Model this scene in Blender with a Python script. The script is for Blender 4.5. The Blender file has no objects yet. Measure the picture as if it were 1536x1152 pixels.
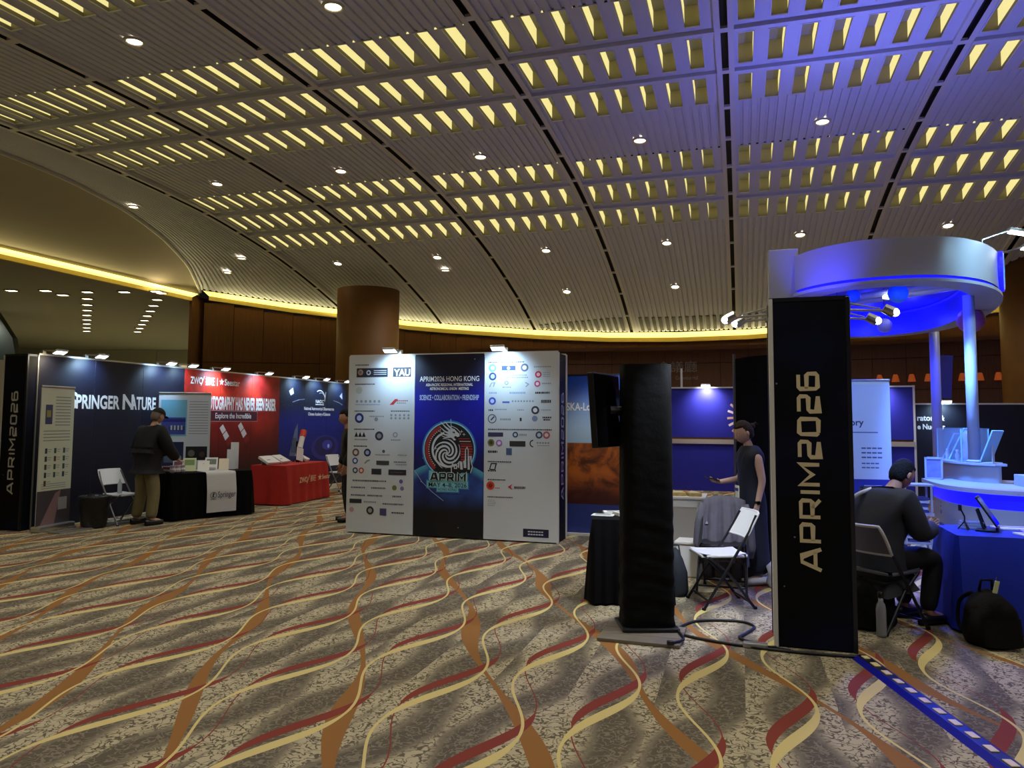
import bpy, bmesh, math, random
from mathutils import Vector, Matrix, Euler
PI = math.pi
random.seed(7)
sc = bpy.context.scene
col = sc.collection

# ---------------------------------------------------------------- camera, world, exposure
cam_d = bpy.data.cameras.new('camera')
cam = bpy.data.objects.new('camera', cam_d)
col.objects.link(cam)
sc.camera = cam
FPX, PITCH, ROLL, EYE = 1120.0, math.radians(4.0), 0.006, 1.62
cam_d.sensor_fit = 'HORIZONTAL'
cam_d.sensor_width = 36.0
cam_d.lens = 36.0 * FPX / 1536.0
cam_d.shift_y = (551.68 - 576.0) / 1536.0
cam_d.clip_start, cam_d.clip_end = 0.05, 200
cam.location = (0, 0, EYE)
cam.rotation_euler = (Euler((PI / 2 + PITCH, 0, 0)).to_matrix() @ Matrix.Rotation(ROLL, 3, 'Z')).to_euler()
w = bpy.data.worlds.new('world')
sc.world = w
w.use_nodes = True
w.node_tree.nodes['Background'].inputs[0].default_value = (0.5, 0.45, 0.4, 1)
w.node_tree.nodes['Background'].inputs[1].default_value = 0.012
sc.view_settings.view_transform = 'Standard'
sc.view_settings.look = 'None'
sc.view_settings.gamma = 1.0
sc.view_settings.exposure = 0.0
sc.view_settings.use_curve_mapping = False
sc.cycles.use_denoising = True
sc.cycles.max_bounces = 6
sc.cycles.sample_clamp_indirect = 4.0

# ---------------------------------------------------------------- the hall's grid: u runs along the booth rows, v into the hall
TH = math.atan2(.292, .956)
CS, SN = math.cos(TH), math.sin(TH)
GRID = -TH                                   # z-rotation of a thing squared up with the hall


def P(u, v, z=0.0):
    return Vector((CS * u + SN * v, -SN * u + CS * v, z))


# ---------------------------------------------------------------- materials
def lin(c):
    return tuple((x / 12.92 if x <= .04045 else ((x + .055) / 1.055) ** 2.4) for x in [k / 255. for k in c])


_mats = {}


def mat(name, rgb, rough=.6, metal=0., emit=0., ecol=None, noise=0., nscale=8., bump=0., spec=.5, alpha=1., trans=0.):
    if name in _mats:
        return _mats[name]
    m = bpy.data.materials.new(name)
    m.use_nodes = True
    nt = m.node_tree
    b = nt.nodes['Principled BSDF']
    c = lin(rgb)
    b.inputs['Base Color'].default_value = (*c, 1)
    b.inputs['Roughness'].default_value = rough
    b.inputs['Metallic'].default_value = metal
    b.inputs['Specular IOR Level'].default_value = spec
    if alpha < 1:
        b.inputs['Alpha'].default_value = alpha
    if trans:
        b.inputs['Transmission Weight'].default_value = trans
        b.inputs['IOR'].default_value = 1.2
    if emit:
        b.inputs['Emission Color'].default_value = (*lin(ecol or rgb), 1)
        b.inputs['Emission Strength'].default_value = emit
    tc = nt.nodes.new('ShaderNodeTexCoord')
    if noise or bump:
        n = nt.nodes.new('ShaderNodeTexNoise')
        n.inputs['Scale'].default_value = nscale
        n.inputs['Detail'].default_value = 4
        nt.links.new(tc.outputs['Object'], n.inputs['Vector'])
        if noise:
            mx = nt.nodes.new('ShaderNodeMix')
            mx.data_type = 'RGBA'
            mx.inputs[6].default_value = (*[x * (1 - noise) for x in c], 1)
            mx.inputs[7].default_value = (*[min(1, x * (1 + noise)) for x in c], 1)
            nt.links.new(n.outputs['Fac'], mx.inputs[0])
            nt.links.new(mx.outputs[2], b.inputs['Base Color'])
        if bump:
            bp = nt.nodes.new('ShaderNodeBump')
            bp.inputs['Strength'].default_value = bump
            bp.inputs['Distance'].default_value = .02
            nt.links.new(n.outputs['Fac'], bp.inputs['Height'])
            nt.links.new(bp.outputs['Normal'], b.inputs['Normal'])
    _mats[name] = m
    return m


def ink(rgb):                                 # flat print colour
    return mat('ink_%d_%d_%d' % tuple(rgb), rgb, .55)


class NT:                                     # small node helper
    def __init__(s, m):
        s.m, s.t = m, m.node_tree

    def math(s, op, a, b=None, c=None, clamp=False):
        n = s.t.nodes.new('ShaderNodeMath')
        n.operation = op
        n.use_clamp = clamp
        for i, x in enumerate((a, b, c)):
            if x is None:
                continue
            if isinstance(x, (int, float)):
                n.inputs[i].default_value = x
            else:
                s.t.links.new(x, n.inputs[i])
        return n.outputs[0]

    def step(s, x, lo, hi):                   # smoothstep lo..hi -> 0..1
        n = s.t.nodes.new('ShaderNodeMapRange')
        n.interpolation_type = 'SMOOTHSTEP'
        for k, q in (('Value', x), ('From Min', lo), ('From Max', hi)):
            if isinstance(q, (int, float)):
                n.inputs[k].default_value = q
            else:
                s.t.links.new(q, n.inputs[k])
        return n.outputs[0]

    def mix(s, f, a, b):
        n = s.t.nodes.new('ShaderNodeMix')
        n.data_type = 'RGBA'
        for i, x in ((0, f), (6, a), (7, b)):
            if isinstance(x, (int, float)):
                n.inputs[i].default_value = x
            elif isinstance(x, tuple):
                n.inputs[i].default_value = (*x, 1)
            else:
                s.t.links.new(x, n.inputs[i])
        return n.outputs[2]

    def noise(s, vec, scale, detail=2, rough=.5, dist=0.):
        n = s.t.nodes.new('ShaderNodeTexNoise')
        n.inputs['Scale'].default_value = scale
        n.inputs['Detail'].default_value = detail
        n.inputs['Roughness'].default_value = rough
        n.inputs['Distortion'].default_value = dist
        s.t.links.new(vec, n.inputs['Vector'])
        return n.outputs['Fac']

    def coords(s):
        tc = s.t.nodes.new('ShaderNodeTexCoord')
        sp = s.t.nodes.new('ShaderNodeSeparateXYZ')
        s.t.links.new(tc.outputs['Object'], sp.inputs[0])
        return tc.outputs['Object'], sp.outputs[0], sp.outputs[1], sp.outputs[2]

    def to(s, sock, name):
        s.t.links.new(sock, s.t.nodes['Principled BSDF'].inputs[name])


# ---------------------------------------------------------------- mesh builder
class MB:
    def __init__(s):
        s.v, s.f, s.mi, s.mats = [], [], [], []

    def idx(s, m):
        if m not in s.mats:
            s.mats.append(m)
        return s.mats.index(m)

    def add(s, vs, fs, m, M=None):
        o = len(s.v)
        if M is not None:
            vs = [M @ Vector(p) for p in vs]
        s.v.extend(tuple(p) for p in vs)
        k = s.idx(m)
        for f in fs:
            s.f.append(tuple(o + i for i in f))
            s.mi.append(k)
        return s

    def box(s, c, d, m, R=None, ch=0.):       # centre, size, chamfer
        x, y, z = [k / 2. for k in d]
        M = Matrix.Translation(c)
        if R is not None:
            M = M @ (R if isinstance(R, Matrix) else Euler(R).to_matrix().to_4x4())
        if ch <= 0:
            vs = [(i * x, j * y, k * z) for i in (-1, 1) for j in (-1, 1) for k in (-1, 1)]
            fs = [(0, 1, 3, 2), (4, 6, 7, 5), (0, 4, 5, 1), (2, 3, 7, 6), (0, 2, 6, 4), (1, 5, 7, 3)]
            return s.add(vs, fs, m, M)
        bm = bmesh.new()
        bmesh.ops.create_cube(bm, size=1)
        for q in bm.verts:
            q.co = (q.co.x * d[0], q.co.y * d[1], q.co.z * d[2])
        bmesh.ops.bevel(bm, geom=bm.edges[:], offset=min(ch, min(d) * .45), segments=2, profile=.5, affect='EDGES')
        bm.verts.index_update()
        s.add([q.co.copy() for q in bm.verts], [[q.index for q in f.verts] for f in bm.faces], m, M)
        bm.free()
        return s

    def tube(s, pts, r, m, n=8, M=None, cap=True):
        pts = [Vector(p) for p in pts]
        rs = r if isinstance(r, (list, tuple)) else [r] * len(pts)
        t0 = (pts[1] - pts[0]).normalized()
        a = t0.orthogonal().normalized()
        vs, fs = [], []
        for i, p in enumerate(pts):
            if i == 0:
                t = t0
            elif i == len(pts) - 1:
                t = (pts[i] - pts[i - 1]).normalized()
            else:
                t = ((pts[i + 1] - pts[i]).normalized() + (pts[i] - pts[i - 1]).normalized())
                t = t.normalized() if t.length > 1e-6 else (pts[i] - pts[i - 1]).normalized()
            a = a - t * a.dot(t)
            a = a.normalized() if a.length > 1e-6 else t.orthogonal().normalized()
            b = t.cross(a)
            for k in range(n):
                g = 2 * PI * k / n
                vs.append(p + (a * math.cos(g) + b * math.sin(g)) * rs[i])
        for i in range(len(pts) - 1):
            for k in range(n):
                k2 = (k + 1) % n
                fs.append((i * n + k, i * n + k2, (i + 1) * n + k2, (i + 1) * n + k))
        if cap:
            fs.append(tuple(range(n))[::-1])
            fs.append(tuple((len(pts) - 1) * n + k for k in range(n)))
        return s.add(vs, fs, m, M)

    def lathe(s, prof, m, n=24, M=None, cap=True):
        vs, fs = [], []
        for r, z in prof:
            for k in range(n):
                g = 2 * PI * k / n
                vs.append((r * math.cos(g), r * math.sin(g), z))
        for i in range(len(prof) - 1):
            for k in range(n):
                k2 = (k + 1) % n
                fs.append((i * n + k, i * n + k2, (i + 1) * n + k2, (i + 1) * n + k))
        if cap:
            fs.append(tuple(range(n))[::-1])
            fs.append(tuple((len(prof) - 1) * n + k for k in range(n)))
        return s.add(vs, fs, m, M)

    def ball(s, c, r, m, n=12, M=None):
        rx, ry, rz = r if isinstance(r, tuple) else (r, r, r)
        h = n // 2
        T = Matrix.Translation(c) @ Matrix.Diagonal((rx, ry, rz, 1))
        prof = [(max(1e-4, math.sin(PI * i / h)), -math.cos(PI * i / h)) for i in range(h + 1)]
        return s.lathe(prof, m, n, (M @ T) if M is not None else T)

    def prism(s, poly, z0, z1, m, M=None):    # polygon in xy swept from z0 to z1
        n = len(poly)
        vs = [(x, y, z0) for x, y in poly] + [(x, y, z1) for x, y in poly]
        fs = [tuple(range(n))[::-1], tuple(range(n, 2 * n))]
        fs += [(i, (i + 1) % n, n + (i + 1) % n, n + i) for i in range(n)]
        return s.add(vs, fs, m, M)

    def grid(s, fn, nu, nv, m, M=None, closed=False):
        vs = [fn(i / nu, j / nv) for j in range(nv + 1) for i in range(nu + (0 if closed else 1))]
        w_ = nu if closed else nu + 1
        fs = []
        for j in range(nv):
            for i in range(nu):
                i2 = (i + 1) % w_
                fs.append((j * w_ + i, j * w_ + i2, (j + 1) * w_ + i2, (j + 1) * w_ + i))
        return s.add(vs, fs, m, M)

    def mesh(s, name, smooth=False):
        me = bpy.data.meshes.new(name)
        me.from_pydata(s.v, [], s.f)
        for m in s.mats:
            me.materials.append(m)
        me.polygons.foreach_set('material_index', s.mi)
        if smooth:
            me.polygons.foreach_set('use_smooth', [True] * len(me.polygons))
        me.update()
        return me

    def build(s, name, parent=None, smooth=False, label=None):
        return link(bpy.data.objects.new(name, s.mesh(name, smooth)), parent, label)


def link(o, parent=None, label=None):
    col.objects.link(o)
    if parent is not None:
        o.parent = parent
    if label:
        o['label'] = label
    return o


def smooth_angle(o, deg=40):
    me = o.data
    me.polygons.foreach_set('use_smooth', [True] * len(me.polygons))
    me.set_sharp_from_angle(angle=math.radians(deg))
    return o


def tag(o, label=None, cat=None, group=None, kind=None):
    if label:
        o['label'] = label
    if cat:
        o['category'] = cat
    if group:
        o['group'] = group
    if kind:
        o['kind'] = kind
    return o


def thing(name, label, cat, loc=(0, 0, 0), rz=0., group=None):
    o = bpy.data.objects.new(name, None)
    col.objects.link(o)
    o.location = loc
    o.rotation_euler = (0, 0, rz)
    o.empty_display_size = .1
    return tag(o, label, cat, group)


def struct(name, parent=None):
    o = bpy.data.objects.new(name, None)
    col.objects.link(o)
    if parent:
        o.parent = parent
    else:
        o['kind'] = 'structure'
    return o


def copy_tree(o, parent=None):
    c = o.copy()
    col.objects.link(c)
    c.parent = parent
    for ch in list(o.children):
        copy_tree(ch, c)
    return c


def spot(name, loc, target, power, rgb=(1, 1, 1), angle=60, blend=.6, r=.05):
    d = bpy.data.lights.new(name, 'SPOT')
    d.energy, d.color = power, rgb
    d.spot_size, d.spot_blend, d.shadow_soft_size = math.radians(angle), blend, r
    o = bpy.data.objects.new(name, d)
    col.objects.link(o)
    o.location = loc
    o.rotation_euler = (Vector(target) - Vector(loc)).to_track_quat('-Z', 'Y').to_euler()
    return o


def area(name, loc, target, power, rgb, sx, sy):
    d = bpy.data.lights.new(name, 'AREA')
    d.energy, d.color, d.shape, d.size, d.size_y = power, rgb, 'RECTANGLE', sx, sy
    o = bpy.data.objects.new(name, d)
    col.objects.link(o)
    o.location = loc
    o.rotation_euler = (Vector(target) - Vector(loc)).to_track_quat('-Z', 'Y').to_euler()
    return o


# ---------------------------------------------------------------- print: flat shapes on a panel's front (panel plane x-z, front towards -y)
_txt = {}


def text_shape(s, bold=0.):
    if (s, bold) in _txt:
        return _txt[(s, bold)]
    c = bpy.data.curves.new('t', 'FONT')
    c.body = s
    c.size = 1.0
    c.offset = bold
    c.resolution_u = 3
    o = bpy.data.objects.new('t', c)
    me = bpy.data.meshes.new_from_object(o)
    vs = [tuple(v.co) for v in me.vertices]
    fs = [tuple(p.vertices) for p in me.polygons]
    bpy.data.objects.remove(o)
    bpy.data.curves.remove(c)
    bpy.data.meshes.remove(me)
    _txt[(s, bold)] = (vs, fs)
    return vs, fs


class Print:
    def __init__(s, M=None, y=-.002):
        s.mb, s.M, s.y = MB(), M, y

    def _add(s, pts, fs, c, lay):
        vs = [(x, s.y - .0012 * lay, z) for x, z in pts]
        s.mb.add(vs, fs, c if not isinstance(c, tuple) else ink(c), s.M)

    def poly(s, pts, c, lay=0):
        a = sum(pts[i][0] * pts[(i + 1) % len(pts)][1] - pts[(i + 1) % len(pts)][0] * pts[i][1] for i in range(len(pts)))
        if a < 0:
            pts = pts[::-1]
        s._add(pts, [tuple(range(len(pts)))], c, lay)

    def rect(s, x, z, w_, h, c, lay=0):
        s.poly([(x, z), (x + w_, z), (x + w_, z + h), (x, z + h)], c, lay)

    def disc(s, x, z, r, c, lay=0, n=20, sx=1.):
        s.poly([(x + sx * r * math.cos(2 * PI * k / n), z + r * math.sin(2 * PI * k / n)) for k in range(n)], c, lay)

    def ring(s, x, z, r0, r1, c, lay=0, a0=0., a1=360., n=36):
        pts, fs = [], []
        for k in range(n + 1):
            g = math.radians(a0 + (a1 - a0) * k / n)
            pts += [(x + r0 * math.cos(g), z + r0 * math.sin(g)), (x + r1 * math.cos(g), z + r1 * math.sin(g))]
        for k in range(n):
            fs.append((2 * k, 2 * k + 1, 2 * k + 3, 2 * k + 2))
        s._add(pts, fs, c, lay)

    def stroke(s, pts, wd, c, lay=0, taper=None):
        ps, fs = [], []
        n = len(pts)
        for i, p in enumerate(pts):
            a = pts[max(0, i - 1)]
            b = pts[min(n - 1, i + 1)]
            tx, tz = b[0] - a[0], b[1] - a[1]
            L = math.hypot(tx, tz) or 1
            nx, nz = -tz / L, tx / L
            h = wd / 2
            if 0 < i < n - 1:
                d0 = (p[0] - a[0], p[1] - a[1])
                L0 = math.hypot(*d0) or 1
                cosh = (d0[0] * tx + d0[1] * tz) / (L0 * L)
                h /= max(.45, cosh)
            if taper:
                h *= taper(i / (n - 1))
            ps += [(p[0] - nx * h, p[1] - nz * h), (p[0] + nx * h, p[1] + nz * h)]
        for i in range(n - 1):
            fs.append((2 * i, 2 * i + 2, 2 * i + 3, 2 * i + 1))
        s._add(ps, fs, c, lay)

    def text(s, x, z, h, t, c, lay=0, al='l', bold=0., width=None, rot=False, cap=.727):
        vs, fs = text_shape(t, bold)
        if not vs:
            return
        x0, x1 = min(v[0] for v in vs), max(v[0] for v in vs)
        k = h / cap
        kx = (width / (x1 - x0)) if width else k
        W = (x1 - x0) * kx
        off = {'l': 0, 'c': -W / 2, 'r': -W}[al]
        pts = [(off + (v[0] - x0) * kx, v[1] * k) for v in vs]
        pts = [(x - q, z + p) if rot else (x + p, z + q) for p, q in pts]
        s._add(pts, fs, c, lay)

    def build(s, name, parent, label=None):
        return s.mb.build(name, parent, label=label)


# angular display lettering for the banner columns: strokes on a unit box
GLYPH = {
    'A': (1.15, [[(0, 0), (.42, 1), (.73, 1), (1.15, 0)], [(.16, .3), (.99, .3)]]),
    'P': (.9, [[(.0, 0), (.0, 1), (.82, 1), (.9, .92), (.9, .48), (.82, .4), (0, .4)]]),
    'R': (.95, [[(.0, 0), (.0, 1), (.82, 1), (.9, .92), (.9, .48), (.82, .4), (0, .4)], [(.5, .4), (.95, 0)]]),
    'I': (.0, [[(0, 0), (0, 1)]]),
    'M': (1.1, [[(0, 0), (0, 1), (.55, .35), (1.1, 1), (1.1, 0)]]),
    '2': (.85, [[(0, 1), (.77, 1), (.85, .92), (.85, .58), (.77, .5), (.08, .5), (0, .42), (0, 0), (.85, 0)]]),
    '0': (.85, [[(.08, 0), (0, .08), (0, .92), (.08, 1), (.77, 1), (.85, .92), (.85, .08), (.77, 0), (.08, 0)]]),
    '6': (.85, [[(.8, 1), (.08, 1), (0, .92), (0, .08), (.08, 0), (.77, 0), (.85, .08), (.85, .5), (.77, .57), (0, .57)]]),
}


def banner_word(pr, word, x, z0, z1, h, c, lay=1, wd=.2):
    """word reading upwards: letters stand on x, height h towards -x, spread from z0 to z1"""
    gap = .42
    tot = sum(GLYPH[k][0] for k in word) + gap * (len(word) - 1)
    k = (z1 - z0) / tot
    q = 0.
    for ch in word:
        gw, st = GLYPH[ch]
        for s_ in st:
            pr.stroke([(x - b * h, z0 + (q + a) * k) for a, b in s_], wd * h, c, lay)
        q += gw + gap

# ---------------------------------------------------------------- colours
WHITE = mat('white_laminate', (222, 222, 220), .45)
PAPER = mat('paper', (225, 225, 220), .6)
ALU = mat('aluminium', (190, 190, 188), .35, .9)
PALE = mat('pale_panel', (205, 204, 198), .6)
STEEL = mat('grey_steel', (120, 122, 126), .35, .8)
DARKSTEEL = mat('dark_steel', (60, 62, 68), .35, .8)
BLACKCLOTH = mat('black_cloth', (7, 7, 9), .85, noise=.3, nscale=14, bump=.4, spec=.12)
BLACK = mat('black_plastic', (14, 14, 16), .4)
GLOSSBLACK = mat('gloss_black', (8, 8, 10), .12)
SEATWHITE = mat('seat_white', (222, 224, 228), .4)
WOOD = mat('wall_veneer', (92, 56, 30), .6)

# ---------------------------------------------------------------- carpet
def carpet():
    m = bpy.data.materials.new('wave_carpet')
    m.use_nodes = True
    n = NT(m)
    ob, x, y, z = n.coords()
    A = .135
    u = n.math('SUBTRACT', n.math('MULTIPLY', x, CS), n.math('MULTIPLY', y, SN))
    v = n.math('ADD', n.math('MULTIPLY', x, SN), n.math('MULTIPLY', y, CS))
    a = n.math('DIVIDE', n.math('ADD', u, 1.745), .5)
    cell = n.math('FLOOR', n.math('ADD', a, .5))
    du = n.math('MULTIPLY', n.math('SUBTRACT', a, cell), .5)
    par = n.math('FLOORED_MODULO', cell, 2.)
    ph = n.math('ADD', n.math('MULTIPLY', n.math('SUBTRACT', v, 4.22), 2 * PI / 1.78), n.math('MULTIPLY', par, PI))
    s, c = n.math('SINE', ph), n.math('COSINE', ph)
    cpos = n.math('MAXIMUM', c, 0.)
    cneg = n.math('MAXIMUM', n.math('MULTIPLY', c, -1.), 0.)
    d = n.math('SUBTRACT', du, n.math('MULTIPLY', s, A))
    wy = n.math('ADD', .009, n.math('MULTIPLY', n.math('POWER', cpos, 1.4), .033))
    yel = n.math('LESS_THAN', n.math('ABSOLUTE', d), wy)
    # red crescent trailing the yellow ribbon
    ph2 = n.math('SUBTRACT', ph, 1.0)
    s2, c2 = n.math('SINE', ph2), n.math('COSINE', ph2)
    d2 = n.math('SUBTRACT', du, n.math('MULTIPLY', s2, A))
    wr = n.math('ADD', .004, n.math('MULTIPLY', n.math('POWER', n.math('MAXIMUM', n.math('ADD', n.math('MULTIPLY', c2, .85), .15), 0.), .8), .043))
    red = n.math('LESS_THAN', n.math('ABSOLUTE', d2), wr)
    # brown diagonal band
    wq = n.math('ADD', u, n.math('MULTIPLY', v, .50))
    wq = n.math('ADD', wq, n.math('MULTIPLY', n.math('SINE', n.math('MULTIPLY', n.math('ADD', v, n.math('MULTIPLY', u, .6)), 3.55)), .07))
    q = n.math('DIVIDE', n.math('SUBTRACT', wq, .78), .98)
    bd = n.math('MULTIPLY', n.math('SUBTRACT', q, n.math('FLOOR', n.math('ADD', q, .5))), .98)
    wb = n.math('ADD', .042, n.math('MULTIPLY', n.math('SINE', n.math('ADD', n.math('MULTIPLY', v, 3.53), 1.0)), .024))
    bro = n.math('LESS_THAN', n.math('ABSOLUTE', bd), wb)
    # scribbled ground: pale worm marks on a darker pile, in paler and darker drifts
    nz = n.noise(ob, 23., 1.2, .5, .7)
    worm = n.math('SUBTRACT', 1., n.step(n.math('ABSOLUTE', n.math('SUBTRACT', nz, .5)), .025, .06))
    drift = n.math('SINE', n.math('ADD', n.math('MULTIPLY', n.math('ADD', u, n.math('MULTIPLY', v, -.1)), 2 * PI / .5),
                                  n.math('MULTIPLY', n.math('SINE', ph), 1.4)))
    soft = n.noise(ob, 1.6, 2)
    drift = n.step(n.math('ADD', drift, n.math('MULTIPLY', n.math('SUBTRACT', soft, .5), 2.)), -.7, .7)
    fine = n.noise(ob, 160., 2)
    g_dark = n.mix(worm, lin((98, 90, 76)), lin((136, 126, 106)))
    g_pale = n.mix(worm, lin((194, 181, 148)), lin((100, 91, 74)))
    g = n.mix(drift, g_dark, g_pale)
    g = n.mix(bro, g, lin((154, 106, 54)))
    g = n.mix(red, g, lin((138, 58, 48)))
    g = n.mix(yel, g, lin((226, 206, 136)))
    g = n.mix(n.math('MULTIPLY', fine, .3), g, lin((84, 76, 66)))
    n.to(g, 'Base Color')
    b = m.node_tree.nodes['Principled BSDF']
    b.inputs['Roughness'].default_value = .9
    b.inputs['Specular IOR Level'].default_value = .15
    return m


fl = MB()
fl.add([(-40, -8, 0), (30, -8, 0), (30, 50, 0), (-40, 50, 0)], [(0, 1, 2, 3)], carpet())
tag(fl.build('floor'), kind='structure')

# ---------------------------------------------------------------- ceiling: a barrel vault along v, bays between ribs
VZ = [(-6, 5.9), (-3, 6.4), (0, 6.72), (4, 6.95), (7.7, 7.06), (9.5, 7.12), (11.5, 7.16), (12.7, 7.15), (14, 7.1), (16, 6.97), (17.3, 6.79),
      (18.6, 6.58), (19.75, 6.34), (21, 6.02), (23, 5.43), (23.8, 5.11), (24.8, 4.73), (26, 4.2), (28, 3.4)]


def zc(v):
    for (a, b), (c, d) in zip(VZ, VZ[1:]):
        if a <= v <= c:
            return b + (d - b) * (v - a) / (c - a)
    return VZ[0][1] if v < a else VZ[-1][1]


def zs(v):                                   # smoothed
    return (zc(v - .5) + zc(v - .25) + zc(v) + zc(v + .25) + zc(v + .5)) / 5.


EDGE = [(-17.7, 21.0), (-15, 22.3), (-13.2, 22.95), (-11.4, 23.8), (-9.9, 24.15), (-6.7, 24.75), (-4.3, 25.05), (-2, 25.15), (.3, 25.1),
        (3.2, 24.8), (6.5, 24.1), (9.8, 23.0), (13, 21.2), (16.3, 18.5)]


def vedge(u):
    for (a, b), (c, d) in zip(EDGE, EDGE[1:]):
        if a <= u <= c:
            return b + (d - b) * (u - a) / (c - a)
    return EDGE[0][1] if u < EDGE[0][0] else EDGE[-1][1]


PLASTER = mat('ceiling_plaster', (202, 206, 220), .7)
RIBMAT = mat('ceiling_rib', (206, 206, 210), .6)
SLOTMAT = mat('ceiling_slot', (16, 15, 15), .6)
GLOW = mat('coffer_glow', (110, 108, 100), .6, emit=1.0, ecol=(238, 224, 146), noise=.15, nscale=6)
DIMGOLD = mat('coffer_lining', (120, 114, 92), .6)
RIBS = [-13.2, -9.95, -6.72, -3.44, -.14, 3.16, 6.46, 9.76, 13.06]
ROWS = []
for base in (-1.3, 4.0, 9.42, 15.03):
    for k in range(3):
        ROWS.append((base + k * 1.345, base + k * 1.345 + .97))
HOLE_W, HOLE_D, PITCH_U = .215, .30, .43
ceil = struct('ceiling')

# one coffer, shared by all: a deep slot with glowing side walls behind a plain lip, local u = x, v = y, up = z
cm = MB()
hw, hl, lip = HOLE_W / 2, .485, .055
for sgn in (-1, 1):
    cm.add([(sgn * hw, -hl, 0), (sgn * hw, hl, 0), (sgn * hw, hl, lip), (sgn * hw, -hl, lip)], [(0, 1, 2, 3)], DIMGOLD)
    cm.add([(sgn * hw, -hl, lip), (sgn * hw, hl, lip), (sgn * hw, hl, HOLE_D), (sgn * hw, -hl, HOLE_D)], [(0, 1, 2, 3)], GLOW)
    cm.add([(-hw, sgn * hl, 0), (hw, sgn * hl, 0), (hw, sgn * hl, HOLE_D), (-hw, sgn * hl, HOLE_D)], [(0, 1, 2, 3)], DIMGOLD)
    # raised border beside the slot
    cm.box((sgn * (hw + .012), 0, -.006), (.02, 2 * hl + .04, .016), PLASTER)
    cm.box((0, sgn * (hl + .012), -.006), (2 * hw + .04, .02, .016), PLASTER)
cm.add([(-hw, -hl, HOLE_D), (hw, -hl, HOLE_D), (hw, hl, HOLE_D), (-hw, hl, HOLE_D)], [(0, 1, 2, 3)], mat('coffer_top', (104, 102, 104), .7))
COFFER = cm.mesh('coffer')


def bay(r0, r1, left_cut=None, first=False):
    a, b = r0 + .13, r1 - .13
    vmax = max(vedge(a), vedge(b))
    stops = sorted(set([-6] + [q for r in ROWS for q in r] + [vmax]))
    holes = [r0 + .19 + k * PITCH_U for k in range(7)]
    m = MB()
    rp = PITCH_U / 3
    ridges = []
    k0 = int((b - a) / rp)
    for k in range(k0 + 1):
        ridges.append(a + k * rp)
    for v0, v1 in zip(stops, stops[1:]):
        n = max(1, int((v1 - v0) / .45))
        row = any(abs(v0 - r[0]) < 1e-6 for r in ROWS)
        if row:
            segs, q = [], a
            for h in holes:
                segs.append((q, h))
                q = h + HOLE_W
            segs.append((q, b))
            for s0, s1 in segs:
                if s1 - s0 < .005:
                    continue
                m.grid(lambda i, j: P(s0 + (s1 - s0) * i, v0 + (v1 - v0) * j, zs(v0 + (v1 - v0) * j)), 1, n, PLASTER)
        else:
            prof = []
            short = v1 - v0 < .6
            for s0 in ridges:
                for t, dz in (((0, 0), (.999, 0)) if short else ((0, 0), (.66, 0), (.70, .032), (.96, .032))):
                    if s0 + t * rp < b:
                        prof.append((s0 + t * rp, dz))
            prof.append((b, 0))
            vs, fs = [], []
            for j in range(n + 1):
                for pu, dz in prof:
                    vm = min(v0 + (v1 - v0) * j / n, vedge(pu))
                    vs.append(P(pu, vm, zs(vm) + dz))
            w_ = len(prof)
            for j in range(n):
                for i in range(w_ - 1):
                    fs.append((j * w_ + i, j * w_ + i + 1, (j + 1) * w_ + i + 1, (j + 1) * w_ + i))
            m.add(vs, fs, PLASTER)
            if short:                          # ledge between two rows of slots
                vm = (v0 + v1) / 2
                c = P((a + b) / 2, vm, zs(vm) - .03)
                m.box(c, (b - a, .1, .06), PLASTER, (math.atan((zs(vm + .2) - zs(vm - .2)) / .4), 0, GRID))
    bp = m.build('bay_panel', ceil)
    for r in ROWS:
        if r[1] < 3.5:
            continue
        vm = (r[0] + r[1]) / 2
        sl = math.atan((zs(vm + .3) - zs(vm - .3)) / .6)
        for h in holes:
            o = bpy.data.objects.new('coffer', COFFER)
            link(o, bp)
            o.location = P(h + HOLE_W / 2, vm, zs(vm) + .001)
            o.rotation_euler = (Matrix.Rotation(GRID, 3, 'Z') @ Matrix.Rotation(sl, 3, 'X')).to_euler()
    # light-tight lid above the bay
    return bp


for r0, r1 in zip(RIBS, RIBS[1:]):
    bay(r0, r1)
for r in RIBS:
    m = MB()
    n = 60
    va, vb = -6., vedge(r)

    def cross(u, v):
        return P(u, v, zs(v))
    prof = [(-.135, .02), (-.135, -.05), (-.05, -.05), (-.045, .06), (.045, .06), (.05, -.05), (.135, -.05), (.135, .02)]
    for i in range(len(prof) - 1):
        (u0, d0), (u1, d1) = prof[i], prof[i + 1]
        m.grid(lambda s, t: P(r + u0 + (u1 - u0) * s, va + (vb - va) * t, zs(va + (vb - va) * t) + d0 + (d1 - d0) * s), 1, n, SLOTMAT if 2 <= i <= 4 else RIBMAT)
    k = va + .4
    while k < vb - .5:                        # thin bars that break the dark slot into lengths
        m.box(P(r, k, zs(k) - .03), (.1, .12, .04), RIBMAT, (0, 0, GRID))
        k += 1.345
    m.build('rib', ceil)

# ridged flank beyond the last rib, down to the curved border, and the smooth cheek below it
GORE = [(-6, -14.6), (8, -14.6), (11.5, -14.72), (13.3, -14.85), (15.2, -15.2), (17.3, -15.8), (19.3, -16.6), (21.2, -17.7)]


def ugore(v):
    for (a, b), (c, d) in zip(GORE, GORE[1:]):
        if a <= v <= c:
            return b + (d - b) * (v - a) / (c - a)
    return GORE[-1][1]


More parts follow.
